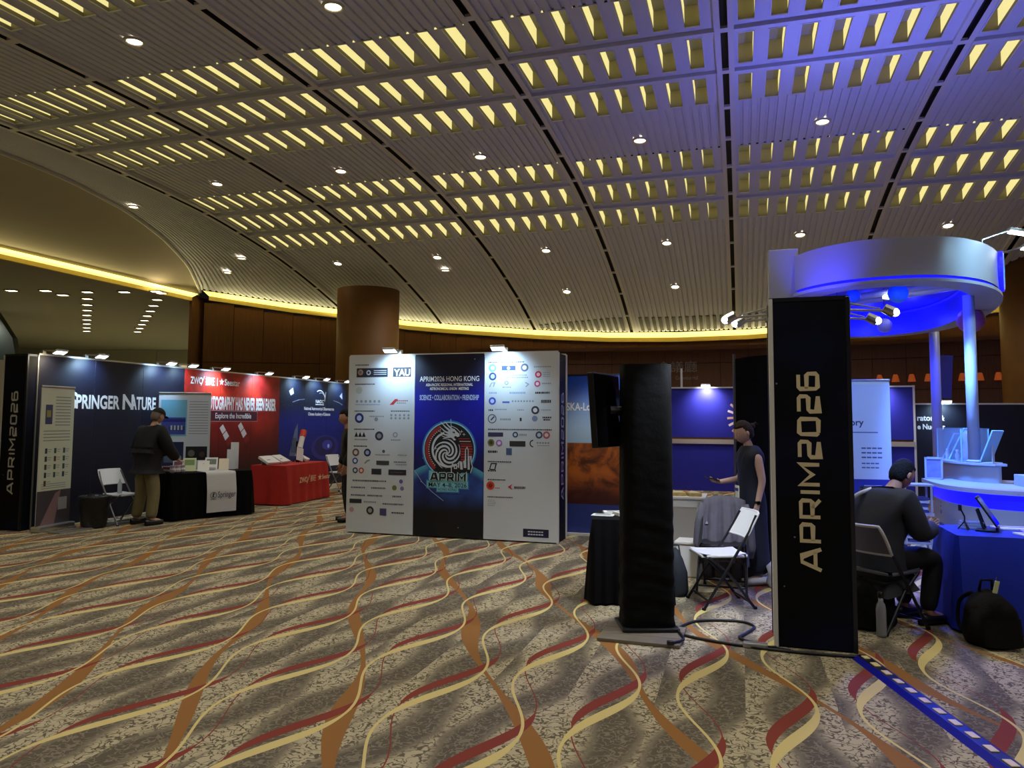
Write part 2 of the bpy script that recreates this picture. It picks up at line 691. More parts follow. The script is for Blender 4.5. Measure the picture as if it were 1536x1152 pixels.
m = MB()
R0 = RIBS[0] - .13
vs, fs = [], []
NV, NR = 54, 24
for j in range(NV + 1):
    for k in range(NR + 1):
        for t, dz in ((0, 0), (.5, .0), (.55, .04), (.95, .04)):
            f = min(1, (k + t) / NR)
            vv = -6 + 28.95 * j / NV
            uu = R0 + (ugore(vv) - R0) * f
            vv = min(vv, vedge(uu))
            vs.append(P(uu, vv, zs(vv) + dz))
W4 = 4 * (NR + 1)
for j in range(NV):
    for i in range(W4 - 1):
        fs.append((j * W4 + i, j * W4 + i + 1, (j + 1) * W4 + i + 1, (j + 1) * W4 + i))
m.add(vs, fs, PLASTER)
m.build('flank_panel', ceil)
m = MB()
CH = mat('ceiling_cheek', (150, 142, 128), .7)


def cheek(i, j):
    v = -6 + 27.2 * j
    u0 = ugore(v)
    u1 = -17.75
    f = i
    return P(u0 + (u1 - u0) * f, v, zs(v) + (5.82 - zs(v)) * (f ** 1.25) + (.05 * math.sin(PI * f)))


m.grid(cheek, 10, 40, CH)
m.build('cheek', ceil, True)
m = MB()
m.tube([P(ugore(v), v, zs(v) - .01) for v in [-6 + 27.2 * k / 50 for k in range(51)]], .05, RIBMAT, 6)
m.build('border_bead', ceil, True)

# coves: a lit trough along the vault's end and along the cheek
COVE = mat('cove_light', (250, 226, 120), .5, emit=1.5, ecol=(250, 228, 124))
COVEDIM = mat('cove_lip', (206, 186, 108), .5)
cu = thing('cove_light', 'warm yellow cove light strip curving along the end of the ceiling vault', 'cove light')
pts = [u / 4. for u in range(int(-17.7 * 4), int(16 * 4))]
m, m2 = MB(), MB()
for a, b in zip(pts, pts[1:]):
    def q(u, dv, dz):
        v = vedge(u)
        return P(u, v + dv, zs(v) + dz)
    m.add([q(a, .0, -.02), q(b, .0, -.02), q(b, .30, -.16), q(a, .30, -.16)], [(0, 1, 2, 3)], COVE)
    m2.add([q(a, .30, -.16), q(b, .30, -.16), q(b, .30, -.30), q(a, .30, -.30), q(a, .42, -.30), q(b, .42, -.30)], [(0, 1, 2, 3), (3, 2, 5, 4)], COVEDIM)
m.build('light_strip', cu)
m2.build('trough_lip', cu)
cl = thing('cove_light', 'straight warm cove light strip below the smooth ceiling cheek', 'cove light')
m, m2 = MB(), MB()
for k in range(54):
    a, b = -6 + k * .5, -6 + k * .5 + .5
    m.add([P(-17.62, a, 5.84), P(-17.62, b, 5.84), P(-17.86, b, 5.74), P(-17.86, a, 5.74)], [(0, 1, 2, 3)], COVE)
    m2.add([P(-17.86, a, 5.74), P(-17.86, b, 5.74), P(-17.86, b, 5.62), P(-17.86, a, 5.62), P(-17.98, b, 5.62), P(-17.98, a, 5.62)],
           [(0, 1, 2, 3), (3, 2, 4, 5)], COVEDIM)
m.build('light_strip', cl)
m2.build('trough_lip', cl)

# the LED strips lying in the troughs, washing the ceiling above them
def led(a, b, aim, power):
    mid = (a + b) / 2
    d = bpy.data.lights.new('cove_led', 'AREA')
    d.energy, d.color, d.shape, d.size, d.size_y = power, (1, .84, .36), 'RECTANGLE', (b - a).length, .06
    o_ = bpy.data.objects.new('cove_led', d)
    col.objects.link(o_)
    x_ = (b - a).normalized()
    z_ = -(aim - aim.dot(x_) * x_).normalized()
    y_ = z_.cross(x_)
    o_.matrix_world = Matrix.Translation(mid) @ Matrix((x_, y_, z_)).transposed().to_4x4()


for k in range(5):
    led(P(-17.7, -3 + 4.8 * k, 5.66), P(-17.7, 1.8 + 4.8 * k, 5.66), Vector(P(1, 0, 0)) * .8 + Vector((0, 0, 1)), 20)
for a, b in ((-17, -14.6), (-14.6, -12), (-12, -9), (-9, -6), (-6, -3), (-3, 0), (0, 3), (3, 6), (6, 9), (9, 12)):
    pa, pb = P(a, vedge(a) + .12, zs(vedge(a)) - .32), P(b, vedge(b) + .12, zs(vedge(b)) - .32)
    led(pa, pb, -Vector(P(0, 1, 0)) * .7 + Vector((0, 0, 1)), 14)

# air slots in the last stretch of the vault
gr = struct('air_grille', ceil)
k = 0
u = -6.45
sm = MB()
sm.box((0, 0, 0), (.105, 1, .02), SLOTMAT)
SL = sm.mesh('grille_slot')
while u < 6.3:
    if min(abs(u - r) for r in RIBS) > .2:
        v1 = vedge(u) - .08
        ln = .25 + .62 * min(1, max(.0, (u + 6.6) / 2.6))
        v0 = v1 - ln
        vm = (v0 + v1) / 2
        o = bpy.data.objects.new('grille_slot', SL)
        link(o, gr)
        o.location = P(u, vm, zs(vm) - .012)
        sl = math.atan((zs(v1) - zs(v0)) / ln)
        o.rotation_euler = (Matrix.Rotation(GRID, 3, 'Z') @ Matrix.Rotation(sl, 3, 'X')).to_euler()
        o.scale = (1, ln, 1)
    u += .2117

# recessed downlights of the vault
LAMP = mat('downlight_lens', (255, 240, 205), .4, emit=9., ecol=(255, 232, 190))
TRIM = mat('downlight_trim', (200, 196, 188), .4)
dm = MB()
dm.lathe([(.15, .0), (.15, -.03), (.115, -.03), (.1, .0)], TRIM, 20, cap=False)
DT = dm.mesh('trim_ring', True)
dm = MB()
dm.lathe([(.11, -.012), (.05, -.02), (.001, -.022)], LAMP, 20)
DL = dm.mesh('lens', True)
ORD = ['first', 'second', 'third', 'fourth', 'fifth', 'sixth', 'seventh', 'eighth', 'ninth', 'tenth', 'eleventh', 'twelfth']
WATT = 205.
for rn, v, names in ((3, -2.4, 'behind'), (2, 3.0, 'overhead'), (0, 8.42, 'nearest'), (1, 14.3, 'middle'), (4, 19.8, 'third'), (5, 22.4, 'farthest')):
    for k, (r0, r1) in enumerate(zip(RIBS, RIBS[1:])):
        u = (r0 + r1) / 2
        if rn == 5 and k not in (2, 3, 4):
            continue
        vv = v
        sl = math.atan((zs(vv + .3) - zs(vv - .3)) / .6)
        if vv > 5:
            t = thing('downlight', 'round recessed downlight, %s from the left in the %s row of the ribbed vault' % (ORD[k], names), 'downlight',
                      P(u, vv, zs(vv) - .002), group='ceiling downlights')
            t.rotation_euler = (Matrix.Rotation(GRID, 3, 'Z') @ Matrix.Rotation(sl, 3, 'X')).to_euler()
            link(bpy.data.objects.new('trim_ring', DT), t)
            link(bpy.data.objects.new('lens', DL), t)
        if -10 < u < 8:
            spot('vault_lamp', P(u, vv, zs(vv) - .06), P(u, vv, 0), WATT, (1., .95, .86), 130, .9, .1)
for k, (u, v, lb) in enumerate(((-14.4, 19.0, 'on the ridged flank beside the curved bead'), (-15.6, 19.9, 'on the smooth cheek just past the bead'),
                                (-14.75, 15.1, 'on the bead of the curved border'), (-8.4, 20.6, 'just beyond the third-row lamp that shows right of the round left pillar'))):
    t = thing('downlight', 'small round downlight ' + lb, 'downlight', P(u, v, zs(v) - .02), group='ceiling downlights')
    link(bpy.data.objects.new('trim_ring', DT), t)
    link(bpy.data.objects.new('lens', DL), t)

# ---------------------------------------------------------------- walls of the hall
def veneer():
    m_ = WOOD
    n = NT(m_)
    ob, x, y, z = n.coords()
    mp = m_.node_tree.nodes.new('ShaderNodeMapping')
    mp.inputs['Scale'].default_value = (6, 6, .5)
    m_.node_tree.links.new(ob, mp.inputs[0])
    g = n.noise(mp.outputs[0], 4., 4)
    n.to(n.mix(g, lin((70, 40, 20)), lin((108, 68, 36))), 'Base Color')


veneer()
GROOVE = mat('wall_groove', (30, 18, 12), .6)
wb = struct('wall_back')
upts = [-17.7 + .9 * k for k in range(39)]
for a, b in zip(upts, upts[1:]):
    p, q = P(a, vedge(a) + .42), P(b, vedge(b) + .42)
    za = min(zs(vedge(a)), zs(vedge(b))) - .28
    d = (q - p)
    L = d.length
    rz = math.atan2(d.y, d.x)
    mid = (p + q) / 2
    zz = 0.
    for h in (1.3, 1.3, .95, za - 3.55):
        pm = MB()
        pm.box((mid.x, mid.y, zz + h / 2), (L - .015, .05, h - .02), WOOD, (0, 0, rz))
        pm.build('panel', wb)
        zz += h
    bk = MB()
    bk.box((mid.x + .06 * math.sin(-rz), mid.y + .06, za / 2), (L + .02, .04, za), GROOVE, (0, 0, rz))
    bk.build('backing', wb)
# bulkhead over the doors in the middle of the back wall
bh = MB()
up = [-9.0 + .75 * k for k in range(24)]
for a, b in zip(up, up[1:]):
    p, q = P(a, vedge(a) + .2), P(b, vedge(b) + .2)
    d = q - p
    bh.box(((p.x + q.x) / 2, (p.y + q.y) / 2, 4.02), (d.length, .45, .12), WOOD, (0, 0, math.atan2(d.y, d.x)))
o = bh.build('trim_1')
o['kind'] = 'structure'
# round pillars
for nm, (x, y, r, h) in (('column_1', (-4.47, 23.0, .95, 5.6)), ('column_2', (13.75, 19.2, .95, 5.9))):
    m = MB()
    m.lathe([(r, 0), (r, h)], mat('pillar_veneer', (122, 82, 36), .65, noise=.2, nscale=3), 48, Matrix.Translation((x, y, 0)))
    m.lathe([(r + .03, 0), (r + .03, .14), (r, .15)], GROOVE, 48, Matrix.Translation((x, y, 0)))
    tag(m.build(nm, None, True), kind='structure')
# neighbouring foyer on the far side of the straight cove: flat ceiling, far wall
LOBBY = mat('lobby_plaster', (164, 170, 148), .7)
m = MB()
m.add([P(-17.98, -6, 5.62), P(-17.98, 21.2, 5.62), P(-17.98, 60, 5.62), P(-60, 60, 5.62), P(-60, -6, 5.62)], [(0, 1, 2, 3, 4)], LOBBY)
lb = m.build('ceiling_lobby')
lb['kind'] = 'structure'
m = MB()
A0, B0 = Vector((-30., 44., 0)), Vector((-9.5, 44., 0))
for k in range(7):
    x = -30 + k * 3.
    m.box((x + 1.5, 44, 2.81), (2.97, .1, 5.6), LOBBY)
lw = m.build('wall_lobby')
lw['kind'] = 'structure'
m = MB()
m.box(P(-17.9, 27.5, 2.9), (.12, 13, 5.8), WOOD, (0, 0, GRID))
tag(m.build('wall_return'), kind='structure')
DG = mat('dark_green_wall', (22, 38, 32), .5)
m = MB()
m.prism([(-32, 0), (-21.2, 0), (-19.3, 0), (-18.7, .6), (-18.55, 3.0), (-18.9, 4.6), (-19.6, 5.6), (-32, 5.6)], 0, .3, DG, Matrix.Translation((0, 28.4, 0)) @ Matrix.Rotation(PI / 2, 4, 'X'))
tag(m.build('wall_left'), kind='structure')
dirc = Vector((-.57, 1, 0)).normalized()
for q, start in enumerate((Vector((-13.5, 23.5, 5.6)), Vector((-11.2, 23.6, 5.6)))):
    for k in range(9):
        p = start + dirc * (k * 1.55)
        t = thing('lobby_downlight', 'small square downlight, %s along the %s row on the lobby ceiling' % (ORD[k], ('left', 'right')[q]), 'downlight', p, group='lobby downlights')
        m = MB()
        m.box((0, 0, 0), (.26, .2, .03), LAMP)
        m.build('lens', t)
        m = MB()
        for sx in (-1, 1):
            m.box((sx * .15, 0, 0), (.03, .26, .04), TRIM)
            m.box((0, sx * .12, 0), (.3, .03, .04), TRIM)
        m.build('trim_ring', t)
for k, (dx, dy) in enumerate(((-1.9, .1), (-1.0, .1), (-.95, .9), (-2.9, .2), (1.0, .25), (1.9, .1))):
    p = Vector((-13.5, 23.2, 5.6)) + Vector((dx * 1.2, dy, 0))
    t = thing('lobby_downlight', 'small square downlight, %s across the front of the lobby ceiling' % ORD[k], 'downlight', p, group='lobby downlights')
    m = MB()
    m.box((0, 0, 0), (.3, .2, .03), LAMP)
    m.build('lens', t)
    m = MB()
    m.box((0, .12, 0), (.34, .03, .04), TRIM)
    m.box((0, -.12, 0), (.34, .03, .04), TRIM)
    m.box((.16, 0, 0), (.03, .26, .04), TRIM)
    m.box((-.16, 0, 0), (.03, .26, .04), TRIM)
    m.build('trim_ring', t)
for x, y in ((-20, 28), (-16, 33), (-22, 35), (-24, 24), (-18, 39)):
    spot('lobby_lamp', (x, y, 5.4), (x, y, 0), 950, (1, .95, .8), 150, .8, .2)
spot('lobby_wash', (-19.5, 42.5, 5.2), (-19.5, 44, 3.2), 250, (1, .85, .55), 80, .6, .1)
# sign over the doors
sg = thing('door_sign', 'grey metal Chinese and English hall name sign on the dark back wall', 'sign', P(-2.0, vedge(-2) + .36, 0), GRID)
pr = Print(y=-.01)
SIGN = mat('sign_metal', (150, 140, 130), .4, .6)
pr.text(.0, 3.28, .36, '會議廳', SIGN, al='c', width=1.3, cap=.9)
pr.text(-.05, 3.0, .13, 'Convention Hall', SIGN, al='l', width=.72)
pr.build('lettering', sg)
# glowing lamps along the bar in the back
GLOWO = mat('bar_lamp', (120, 70, 40), .5, emit=.4, ecol=(190, 84, 30))
for k in range(8):
    u = 4.05 + k * .42
    v = vedge(u) + .20
    t = thing('bar_lamp', 'small orange glowing lamp, %s from the left in the row high on the back wall' % ORD[k], 'lamp', P(u, v, 2.95), GRID, group='bar lamps')
    m = MB()
    m.lathe([(.11, -.12), (.07, .06), (.05, .1)], GLOWO, 12)
    m.build('shade', t)
    m = MB()
    m.box((0, .08, .05), (.05, .12, .04), BLACK)
    m.build('bracket', t)

# ================================================================ builders shared by several things
def clamp_lamp(label, loc, rz, power=55., warm=(.46, .72, 1.), reach=.30, target=None):
    t = thing('clamp_lamp', label, 'lamp', loc, rz, 'clamp-on LED arm lamps')
    m = MB()
    m.box((0, .01, .03), (.06, .05, .06), ALU)
    m.tube([(0, 0, .05), (0, -.05, .055), (0, -reach, .035)], .010, ALU, 6)
    m.build('arm', t)
    h = MB()
    R = Euler((math.radians(-28), 0, 0)).to_matrix().to_4x4()
    h.box((0, -reach - .02, .030), (.2, .1, .025), ALU, R, .008)
    ho = h.build('lamp_head', t)
    g = MB()
    g.box((0, -reach - .014, .015), (.18, .08, .006), mat('led_panel', (235, 245, 255), .4, emit=14, ecol=(225, 238, 255)), R)
    g.build('led_panel', ho)
    M = Matrix.Translation(loc) @ Matrix.Rotation(rz, 4, 'Z')
    a = M @ Vector((0, -reach + .0, .0))
    b = M @ Vector(target or (0, .1, -.42))
    spot('arm_lamp_beam', a, b, power * 1.5, warm, 125, 1., .06)
    return t


def folding_chair(label, loc, rz, seat=SEATWHITE, steel=STEEL, rim=None):
    t = thing('folding_chair', label, 'chair', loc, rz, 'folding chairs')
    for sx in (-1, 1):
        m = MB()
        m.tube([(sx * .225, -.22, 0), (sx * .215, .06, .44), (sx * .205, .20, .66), (sx * .19, .27, .80)], .0125, steel, 8)
        m.build('front_leg', t)
        m = MB()
        m.tube([(sx * .195, .25, 0), (sx * .195, .02, .30), (sx * .195, -.16, .44)], .0125, steel, 8)
        m.build('rear_leg', t)
        m = MB()
        m.tube([(sx * .226, -.22, 0), (sx * .225, -.213, .02)], .018, BLACK, 8)
        m.tube([(sx * .195, .25, 0), (sx * .195, .243, .02)], .018, BLACK, 8)
        m.build('foot_cap', t)
    m = MB()
    m.tube([(-.195, .20, .06), (.195, .20, .06)], .01, steel, 6)
    m.tube([(-.222, -.17, .075), (.222, -.17, .075)], .01, steel, 6)
    m.build('cross_bar', t)
    m = MB()
    m.grid(lambda i, j: ((i - .5) * .40 * (1 - .12 * abs(2 * j - 1) ** 6), -.21 + .40 * j, .462 - .018 * math.sin(PI * j) - .01 * (2 * i - 1) ** 2 * -1), 10, 10, seat)
    m.grid(lambda i, j: ((.5 - i) * .40 * (1 - .12 * abs(2 * j - 1) ** 6), -.21 + .40 * j, .440), 10, 10, seat)
    m.box((0, -.208, .449), (.36, .016, .026), seat, None, .007)
    m.box((0, .188, .449), (.36, .016, .026), seat, None, .007)
    m.box((-.195, -.01, .449), (.012, .33, .024), seat)
    m.box((.195, -.01, .449), (.012, .33, .024), seat)
    m.build('seat', t, True)
    m = MB()

    def back(i, j, o):
        z = .60 + .22 * j
        y = .165 + (z - .60) * .55 + .035 * (1 - (2 * i - 1) ** 2) + o
        return ((i - .5) * .415 * (1 - .10 * j ** 4), y, z)
    m.grid(lambda i, j: back(i, j, 0), 10, 6, seat)
    m.grid(lambda i, j: back(1 - i, j, .014), 10, 6, seat)
    ed = [back(0, k / 6, .007) for k in range(7)] + [back(k / 10, 1, .007) for k in range(1, 11)] + [back(1, 1 - k / 6, .007) for k in range(1, 7)] + \
         [back(1 - k / 10, 0, .007) for k in range(1, 11)]
    m.tube(ed, .0125 if rim else .0105, rim or seat, 6)
    m.build('backrest', t, True)
    return t


def cloth_table(name, label, cat, loc, rz, L, D, cmat, h=.74, kick=.05, folds=26, amp=.018):
    """box-draped table: local x along the front, front towards -y; origin at the middle of the floor footprint"""
    t = thing(name, label, cat, loc, rz, 'draped exhibition tables')
    m = MB()
    per = []
    N = 140
    tot = 2 * (L + D)
    for k in range(N):
        q = tot * k / N
        if q < L:
            per.append((-L / 2 + q, -D / 2, 0, -1))
        elif q < L + D:
            per.append((L / 2, -D / 2 + q - L, 1, 0))
        elif q < 2 * L + D:
            per.append((L / 2 - (q - L - D), D / 2, 0, 1))
        else:
            per.append((-L / 2, D / 2 - (q - 2 * L - D), -1, 0))

    def side(i, j):
        k = int(round(i * N)) % N
        x, y, nx, ny = per[k]
        q = tot * k / N
        f = j ** .7
        wv = (math.sin(q * folds / tot * 2 * PI * 1.0) + .6 * math.sin(q * 11.3 + 1.1)) * amp * f
        cor = min(abs(abs(x) - L / 2) + abs(abs(y) - D / 2), .2) / .2
        fl = .012 + .035 * f + wv + (1 - cor) * .04 * f
        return (x + nx * fl, y + ny * fl, h - (h - kick * .4) * j if j > 0 else h)
    m.grid(side, N, 8, cmat, closed=True)
    m.add([(-L / 2 - .012, -D / 2 - .012, h), (L / 2 + .012, -D / 2 - .012, h), (L / 2 + .012, D / 2 + .012, h), (-L / 2 - .012, D / 2 + .012, h)], [(0, 1, 2, 3)], cmat)
    smooth_angle(m.build('tablecloth', t), 50)
    for sx in (-1, 1):
        for sy in (-1, 1):
            g = MB()
            g.tube([(sx * (L / 2 - .09), sy * (D / 2 - .08), 0), (sx * (L / 2 - .09), sy * (D / 2 - .08), h - .02)], .014, DARKSTEEL, 6)
            g.build('leg', t)
    g = MB()
    g.box((0, 0, h - .018), (L - .02, D - .02, .03), WHITE)
    g.build('tabletop', t)
    return t


def rollup(name, label, loc, rz, W, Hh, lean=0.):
    t = thing(name, label, 'banner', loc, rz, 'roll-up banners')
    m = MB()
    m.box((0, .0, .045), (W + .04, .16, .085), ALU, None, .02)
    m.box((-W * .35, 0, .012), (.06, .32, .02), ALU)
    m.box((W * .35, 0, .012), (.06, .32, .02), ALU)
    m.build('base', t)
    m = MB()
    m.tube([(0, .04, .08), (0, .05, Hh - .02)], .012, ALU, 8)
    m.build('pole', t)
    m = MB()
    m.box((0, .02, Hh), (W + .01, .03, .03), ALU, None, .008)
    m.build('top_rail', t)
    m = MB()
    m.box((0, .02, Hh / 2 + .03), (W, .004, Hh - .09), PAPER)
    b = m.build('banner_sheet', t)
    return t, b


# ---------------------------------------------------------------- people
SKIN = mat('skin', (196, 152, 128), .55)
SKIN2 = mat('skin_tan', (176, 128, 100), .55)
HAIR = mat('hair_dark', (26, 20, 18), .5)


def skin_mesh(J, B, m, name, parent=None, sub=2, extra=None, root=None):
    names = list(J)
    me = bpy.data.meshes.new(name)
    me.from_pydata([J[k][:3] for k in names], [(names.index(a), names.index(b)) for a, b in B], [])
    o = bpy.data.objects.new(name, me)
    tmp.collection.objects.link(o)
    o.modifiers.new('s', 'SKIN').use_smooth_shade = True
    o.modifiers.new('d', 'SUBSURF').levels = sub
    if not me.skin_vertices:
        raise RuntimeError('no skin layer')
    for i, k in enumerate(names):
        r = J[k][3]
        me.skin_vertices[0].data[i].radius = r if isinstance(r, tuple) else (r, r)
        me.skin_vertices[0].data[i].use_root = (k == (root or names[0]))
    TMPVL.update()
    dg = TMPVL.depsgraph
    dg.update()
    ev = o.evaluated_get(dg)
    out = bpy.data.meshes.new_from_object(ev, depsgraph=dg)
    vs = [tuple(v.co) for v in out.vertices]
    fs = [tuple(p.vertices) for p in out.polygons]
    bpy.data.objects.remove(o)
    bpy.data.meshes.remove(out)
    mb = MB().add(vs, fs, m)
    if extra:
        extra(mb)
    return mb.build(name, parent, True)


tmp = bpy.data.scenes.new('skin_work')
TMPVL = tmp.view_layers[0]


def head_parts(mb, M, skin, eye=True):
    """head about its own centre, face towards -y"""
    def f(i, j):
        th, ph = 2 * PI * i, PI * j
        x, y, z = math.sin(ph) * math.sin(th), -math.sin(ph) * math.cos(th), -math.cos(ph)
        X, Y, Z = x * .076, y * .097, z * .118
        low = max(0, -z)
        X *= 1 - .28 * low ** 1.5
        if y > 0:
            Y *= 1 - .25 * low
        front = max(0, -y) ** 1.5
        Y -= front * .012 * math.exp(-((z + .72) / .22) ** 2)                       # chin
        Y -= math.exp(-(x / .16) ** 2) * front * (.024 * math.exp(-((z + .22) / .14) ** 2) + .010 * math.exp(-((z + .02) / .14) ** 2))   # nose
        Y += front * .008 * math.exp(-((abs(x) - .38) / .17) ** 2 - ((z - .03) / .12) ** 2)   # eye sockets
        Y -= front * .005 * math.exp(-((z - .18) / .1) ** 2)                        # brow
        Y -= front * .006 * math.exp(-(x / .25) ** 2 - ((z + .48) / .08) ** 2)      # lips
        return (X, Y, Z)
    mb.grid(f, 32, 26, skin, M, closed=True)
    for s in (-1, 1):
        mb.ball((s * .078, .008, -.008), (.012, .02, .032), skin, 10, M)
        if eye:
            mb.ball((s * .030, -.083, .005), (.012, .008, .007), mat('eye_white', (225, 222, 215), .3), 8, M)
            mb.ball((s * .030, -.089, .005), (.006, .004, .006), HAIR, 8, M)
            mb.box((s * .031, -.093, .024), (.030, .008, .006), HAIR, M if False else None) if False else None
    if eye:
        mb.ball((0, -.098, -.058), (.022, .006, .006), mat('lips', (160, 88, 84), .5), 8, M)


def hair_shell(M, m, name, parent, front=.25, low=-.35, bun=False):
    mb = MB()

    def f(i, j):
        th, ph = 2 * PI * i, PI * j
        x, y, z = math.sin(ph) * math.sin(th), -math.sin(ph) * math.cos(th), -math.cos(ph)
        hid = 0.
        if y < -.05 and z < .55 - .25 * max(0, y + .6):
            hid = min(1, (-.05 - y) * 6)
        lw = low if y < .25 else low - .35
        if z < lw:
            hid = max(hid, min(1, (lw - z) * 5))
        if abs(x) > .85 and z < .1 and y < .3:
            hid = max(hid, .6)
        k = 1.075 + .02 * max(0, y) - .25 * hid
        rf = 1 + .016 * math.sin(23 * th + 5 * z) * math.sin(9 * ph) + .012 * math.sin(41 * th - 13 * z)
        k *= rf if hid < .3 else 1
        return (x * .079 * k, y * .101 * k + .004, z * .123 * k + (.006 if z > .5 else 0))
    mb.grid(f, 36, 26, m, M, closed=True)
    if bun:
        mb.ball((0, .115, .035), (.035, .04, .035), m, 12, M)
        mb.tube([(0, .13, .04), (0, .17, .055), (0, .19, .03)], [.02, .012, .004], m, 8, M)
    return mb.build(name, parent, True)


def add_hand(J, B, wrist, d, across, curl, s=1., pre=''):
    """five unequal fingers off a palm: d = along the hand, across = towards the thumb"""
    d, a = Vector(d).normalized(), Vector(across).normalized()
    nrm = d.cross(a).normalized()
    W = Vector(J[wrist][:3])
    palm = W + d * .045 * s
    kn = W + d * .085 * s
    J[pre + 'palm'] = (*palm, (.026 * s, .017 * s))
    B.append((wrist, pre + 'palm'))
    for i, (off, ln) in enumerate(((.026, .068), (.009, .078), (-.009, .072), (-.026, .056))):
        k0 = kn + a * off * s
        p1 = k0 + (d * math.cos(curl * .6) + nrm * math.sin(curl * .6)) * ln * .5 * s
        p2 = p1 + (d * math.cos(curl * 1.6) + nrm * math.sin(curl * 1.6)) * ln * .5 * s
        for n_, p, r in (('a', k0, .010), ('b', p1, .0085), ('c', p2, .0065)):
            J[pre + 'f%d%s' % (i, n_)] = (*p, r * s)
        B += [(pre + 'palm', pre + 'f%da' % i), (pre + 'f%da' % i, pre + 'f%db' % i), (pre + 'f%db' % i, pre + 'f%dc' % i)]
    t0 = W + d * .03 * s + a * .028 * s
    t1 = t0 + (d * .6 + a * .6 + nrm * .4 * (1 if curl > 0 else 0)).normalized() * .035 * s
    t2 = t1 + (d * .9 + a * .1 + nrm * .5).normalized() * .028 * s
    J[pre + 't0'], J[pre + 't1'], J[pre + 't2'] = (*t0, .012 * s), (*t1, .010 * s), (*t2, .007 * s)
    B += [(pre + 'palm', pre + 't0'), (pre + 't0', pre + 't1'), (pre + 't1', pre + 't2')]

# ================================================================ the left row of stands (wall plane u = -9.8, fronts towards +u)
LW = GRID + PI / 2
NAVY = (9, 11, 32)
ROW_U = -9.8
HW = 2.53


def booth_wall(name, label, v0, sheet_mat, rz=LW, origin=None, W=3.0, Hh=HW, n=3):
    t = thing(name, label, 'booth wall', origin if origin is not None else P(ROW_U, v0), rz, 'booth back walls')
    for k in range(n):
        m = MB()
        m.box((W / n * (k + .5), .03, Hh / 2), (W / n - .006, .03, Hh), sheet_mat)
        m.build('panel', t)
    for k in range(n + 1):
        m = MB()
        m.box((W / n * k, .045, Hh / 2), (.04, .05, Hh + .004), ALU, None, .006)
        m.build('post', t)
    m = MB()
    m.box((W / 2, .045, Hh + .012), (W, .045, .03), ALU)
    m.build('top_rail', t)
    return t


NAVYM = mat('navy_print', NAVY, .5)
spr = booth_wall('booth_wall', 'dark navy booth back wall with big white publisher lettering', 8.42, NAVYM)
pr = Print(y=.013)
pr.text(.53, 1.765, .25, 'S', PAPER, bold=.03)
pr.text(.66, 1.765, .215, 'PRINGER', PAPER, bold=.03, width=.85)
pr.text(1.57, 1.765, .25, 'N', PAPER, bold=.03)
pr.text(1.74, 1.765, .215, 'ATURE', PAPER, bold=.03, width=.57)
pr.build('lettering', spr)

# red stand: printed nebula
rm = mat('red_nebula_print', (150, 24, 20), .5)
n = NT(rm)
ob, x, y, z = n.coords()
a = n.noise(ob, 1.3, 4, .6, .4)
up = n.step(z, .9, 2.2)
f = n.math('MULTIPLY', n.step(a, .38, .68), up)
g = n.mix(n.step(z, .3, 1.9), lin((26, 5, 13)), lin((138, 16, 15)))
g = n.mix(f, g, lin((216, 52, 32)))
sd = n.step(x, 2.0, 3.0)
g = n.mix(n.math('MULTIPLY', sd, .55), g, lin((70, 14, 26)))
n.to(g, 'Base Color')
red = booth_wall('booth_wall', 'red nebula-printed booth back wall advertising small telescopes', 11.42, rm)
pr = Print(y=.013)
pr.text(.15, 2.27, .13, 'ZWO', PAPER, bold=.03, width=.34)
pr.stroke([(.44, 2.24), (.53, 2.42)], .02, PAPER)
pr.text(.56, 2.265, .13, '振旺', PAPER, bold=.01, width=.27)
pr.rect(.90, 2.25, .012, .16, PAPER)
star = [(1.03 + .075 * (1 if k % 2 else .42) * math.sin(PI * k / 5 + PI / 5), 2.335 + .075 * (1 if k % 2 else .42) * math.cos(PI * k / 5 + PI / 5)) for k in range(10)]
pr.poly(star, PAPER)
pr.text(1.12, 2.275, .13, 'Seestar', PAPER, bold=.02, width=.48)
pr.text(.12, 1.80, .25, 'ASTROPHOTOGRAPHY HAS NEVER BEEN EASIER', PAPER, bold=.04, width=2.74)
pr.rect(.66, 1.555, 1.55, .22, (196, 150, 150))
pr.rect(.67, 1.565, 1.53, .20, (70, 12, 34), 1)
pr.text(1.435, 1.62, .11, 'Explore the Incredible', PAPER, 2, 'c', .01, width=1.12)
pr.build('lettering', red)
pr = Print(y=.013)
for cx, cz in ((1.22, 1.26), (1.78, 1.30)):
    def T(a, b, cx=cx, cz=cz):
        g_ = math.radians(-52)
        return (cx + a * math.cos(g_) - b * math.sin(g_), cz + a * math.sin(g_) + b * math.cos(g_))
    pr.poly([T(-.26, -.06), T(.05, -.07), T(.05, .07), T(-.26, .06)], (216, 210, 208), 1)
    pr.poly([T(.05, -.07), T(.2, -.08), T(.2, .08), T(.05, .07)], (130, 30, 28), 1)
    pr.poly([T(.1, -.05), (cx + .02, cz - .35), (cx + .16, cz - .33), T(.2, .02)], (84, 20, 24))
    pr.stroke([T(-.1, -.065), T(-.1, .065)], .02, (150, 40, 40), 2)
pr.build('telescope_picture', red)

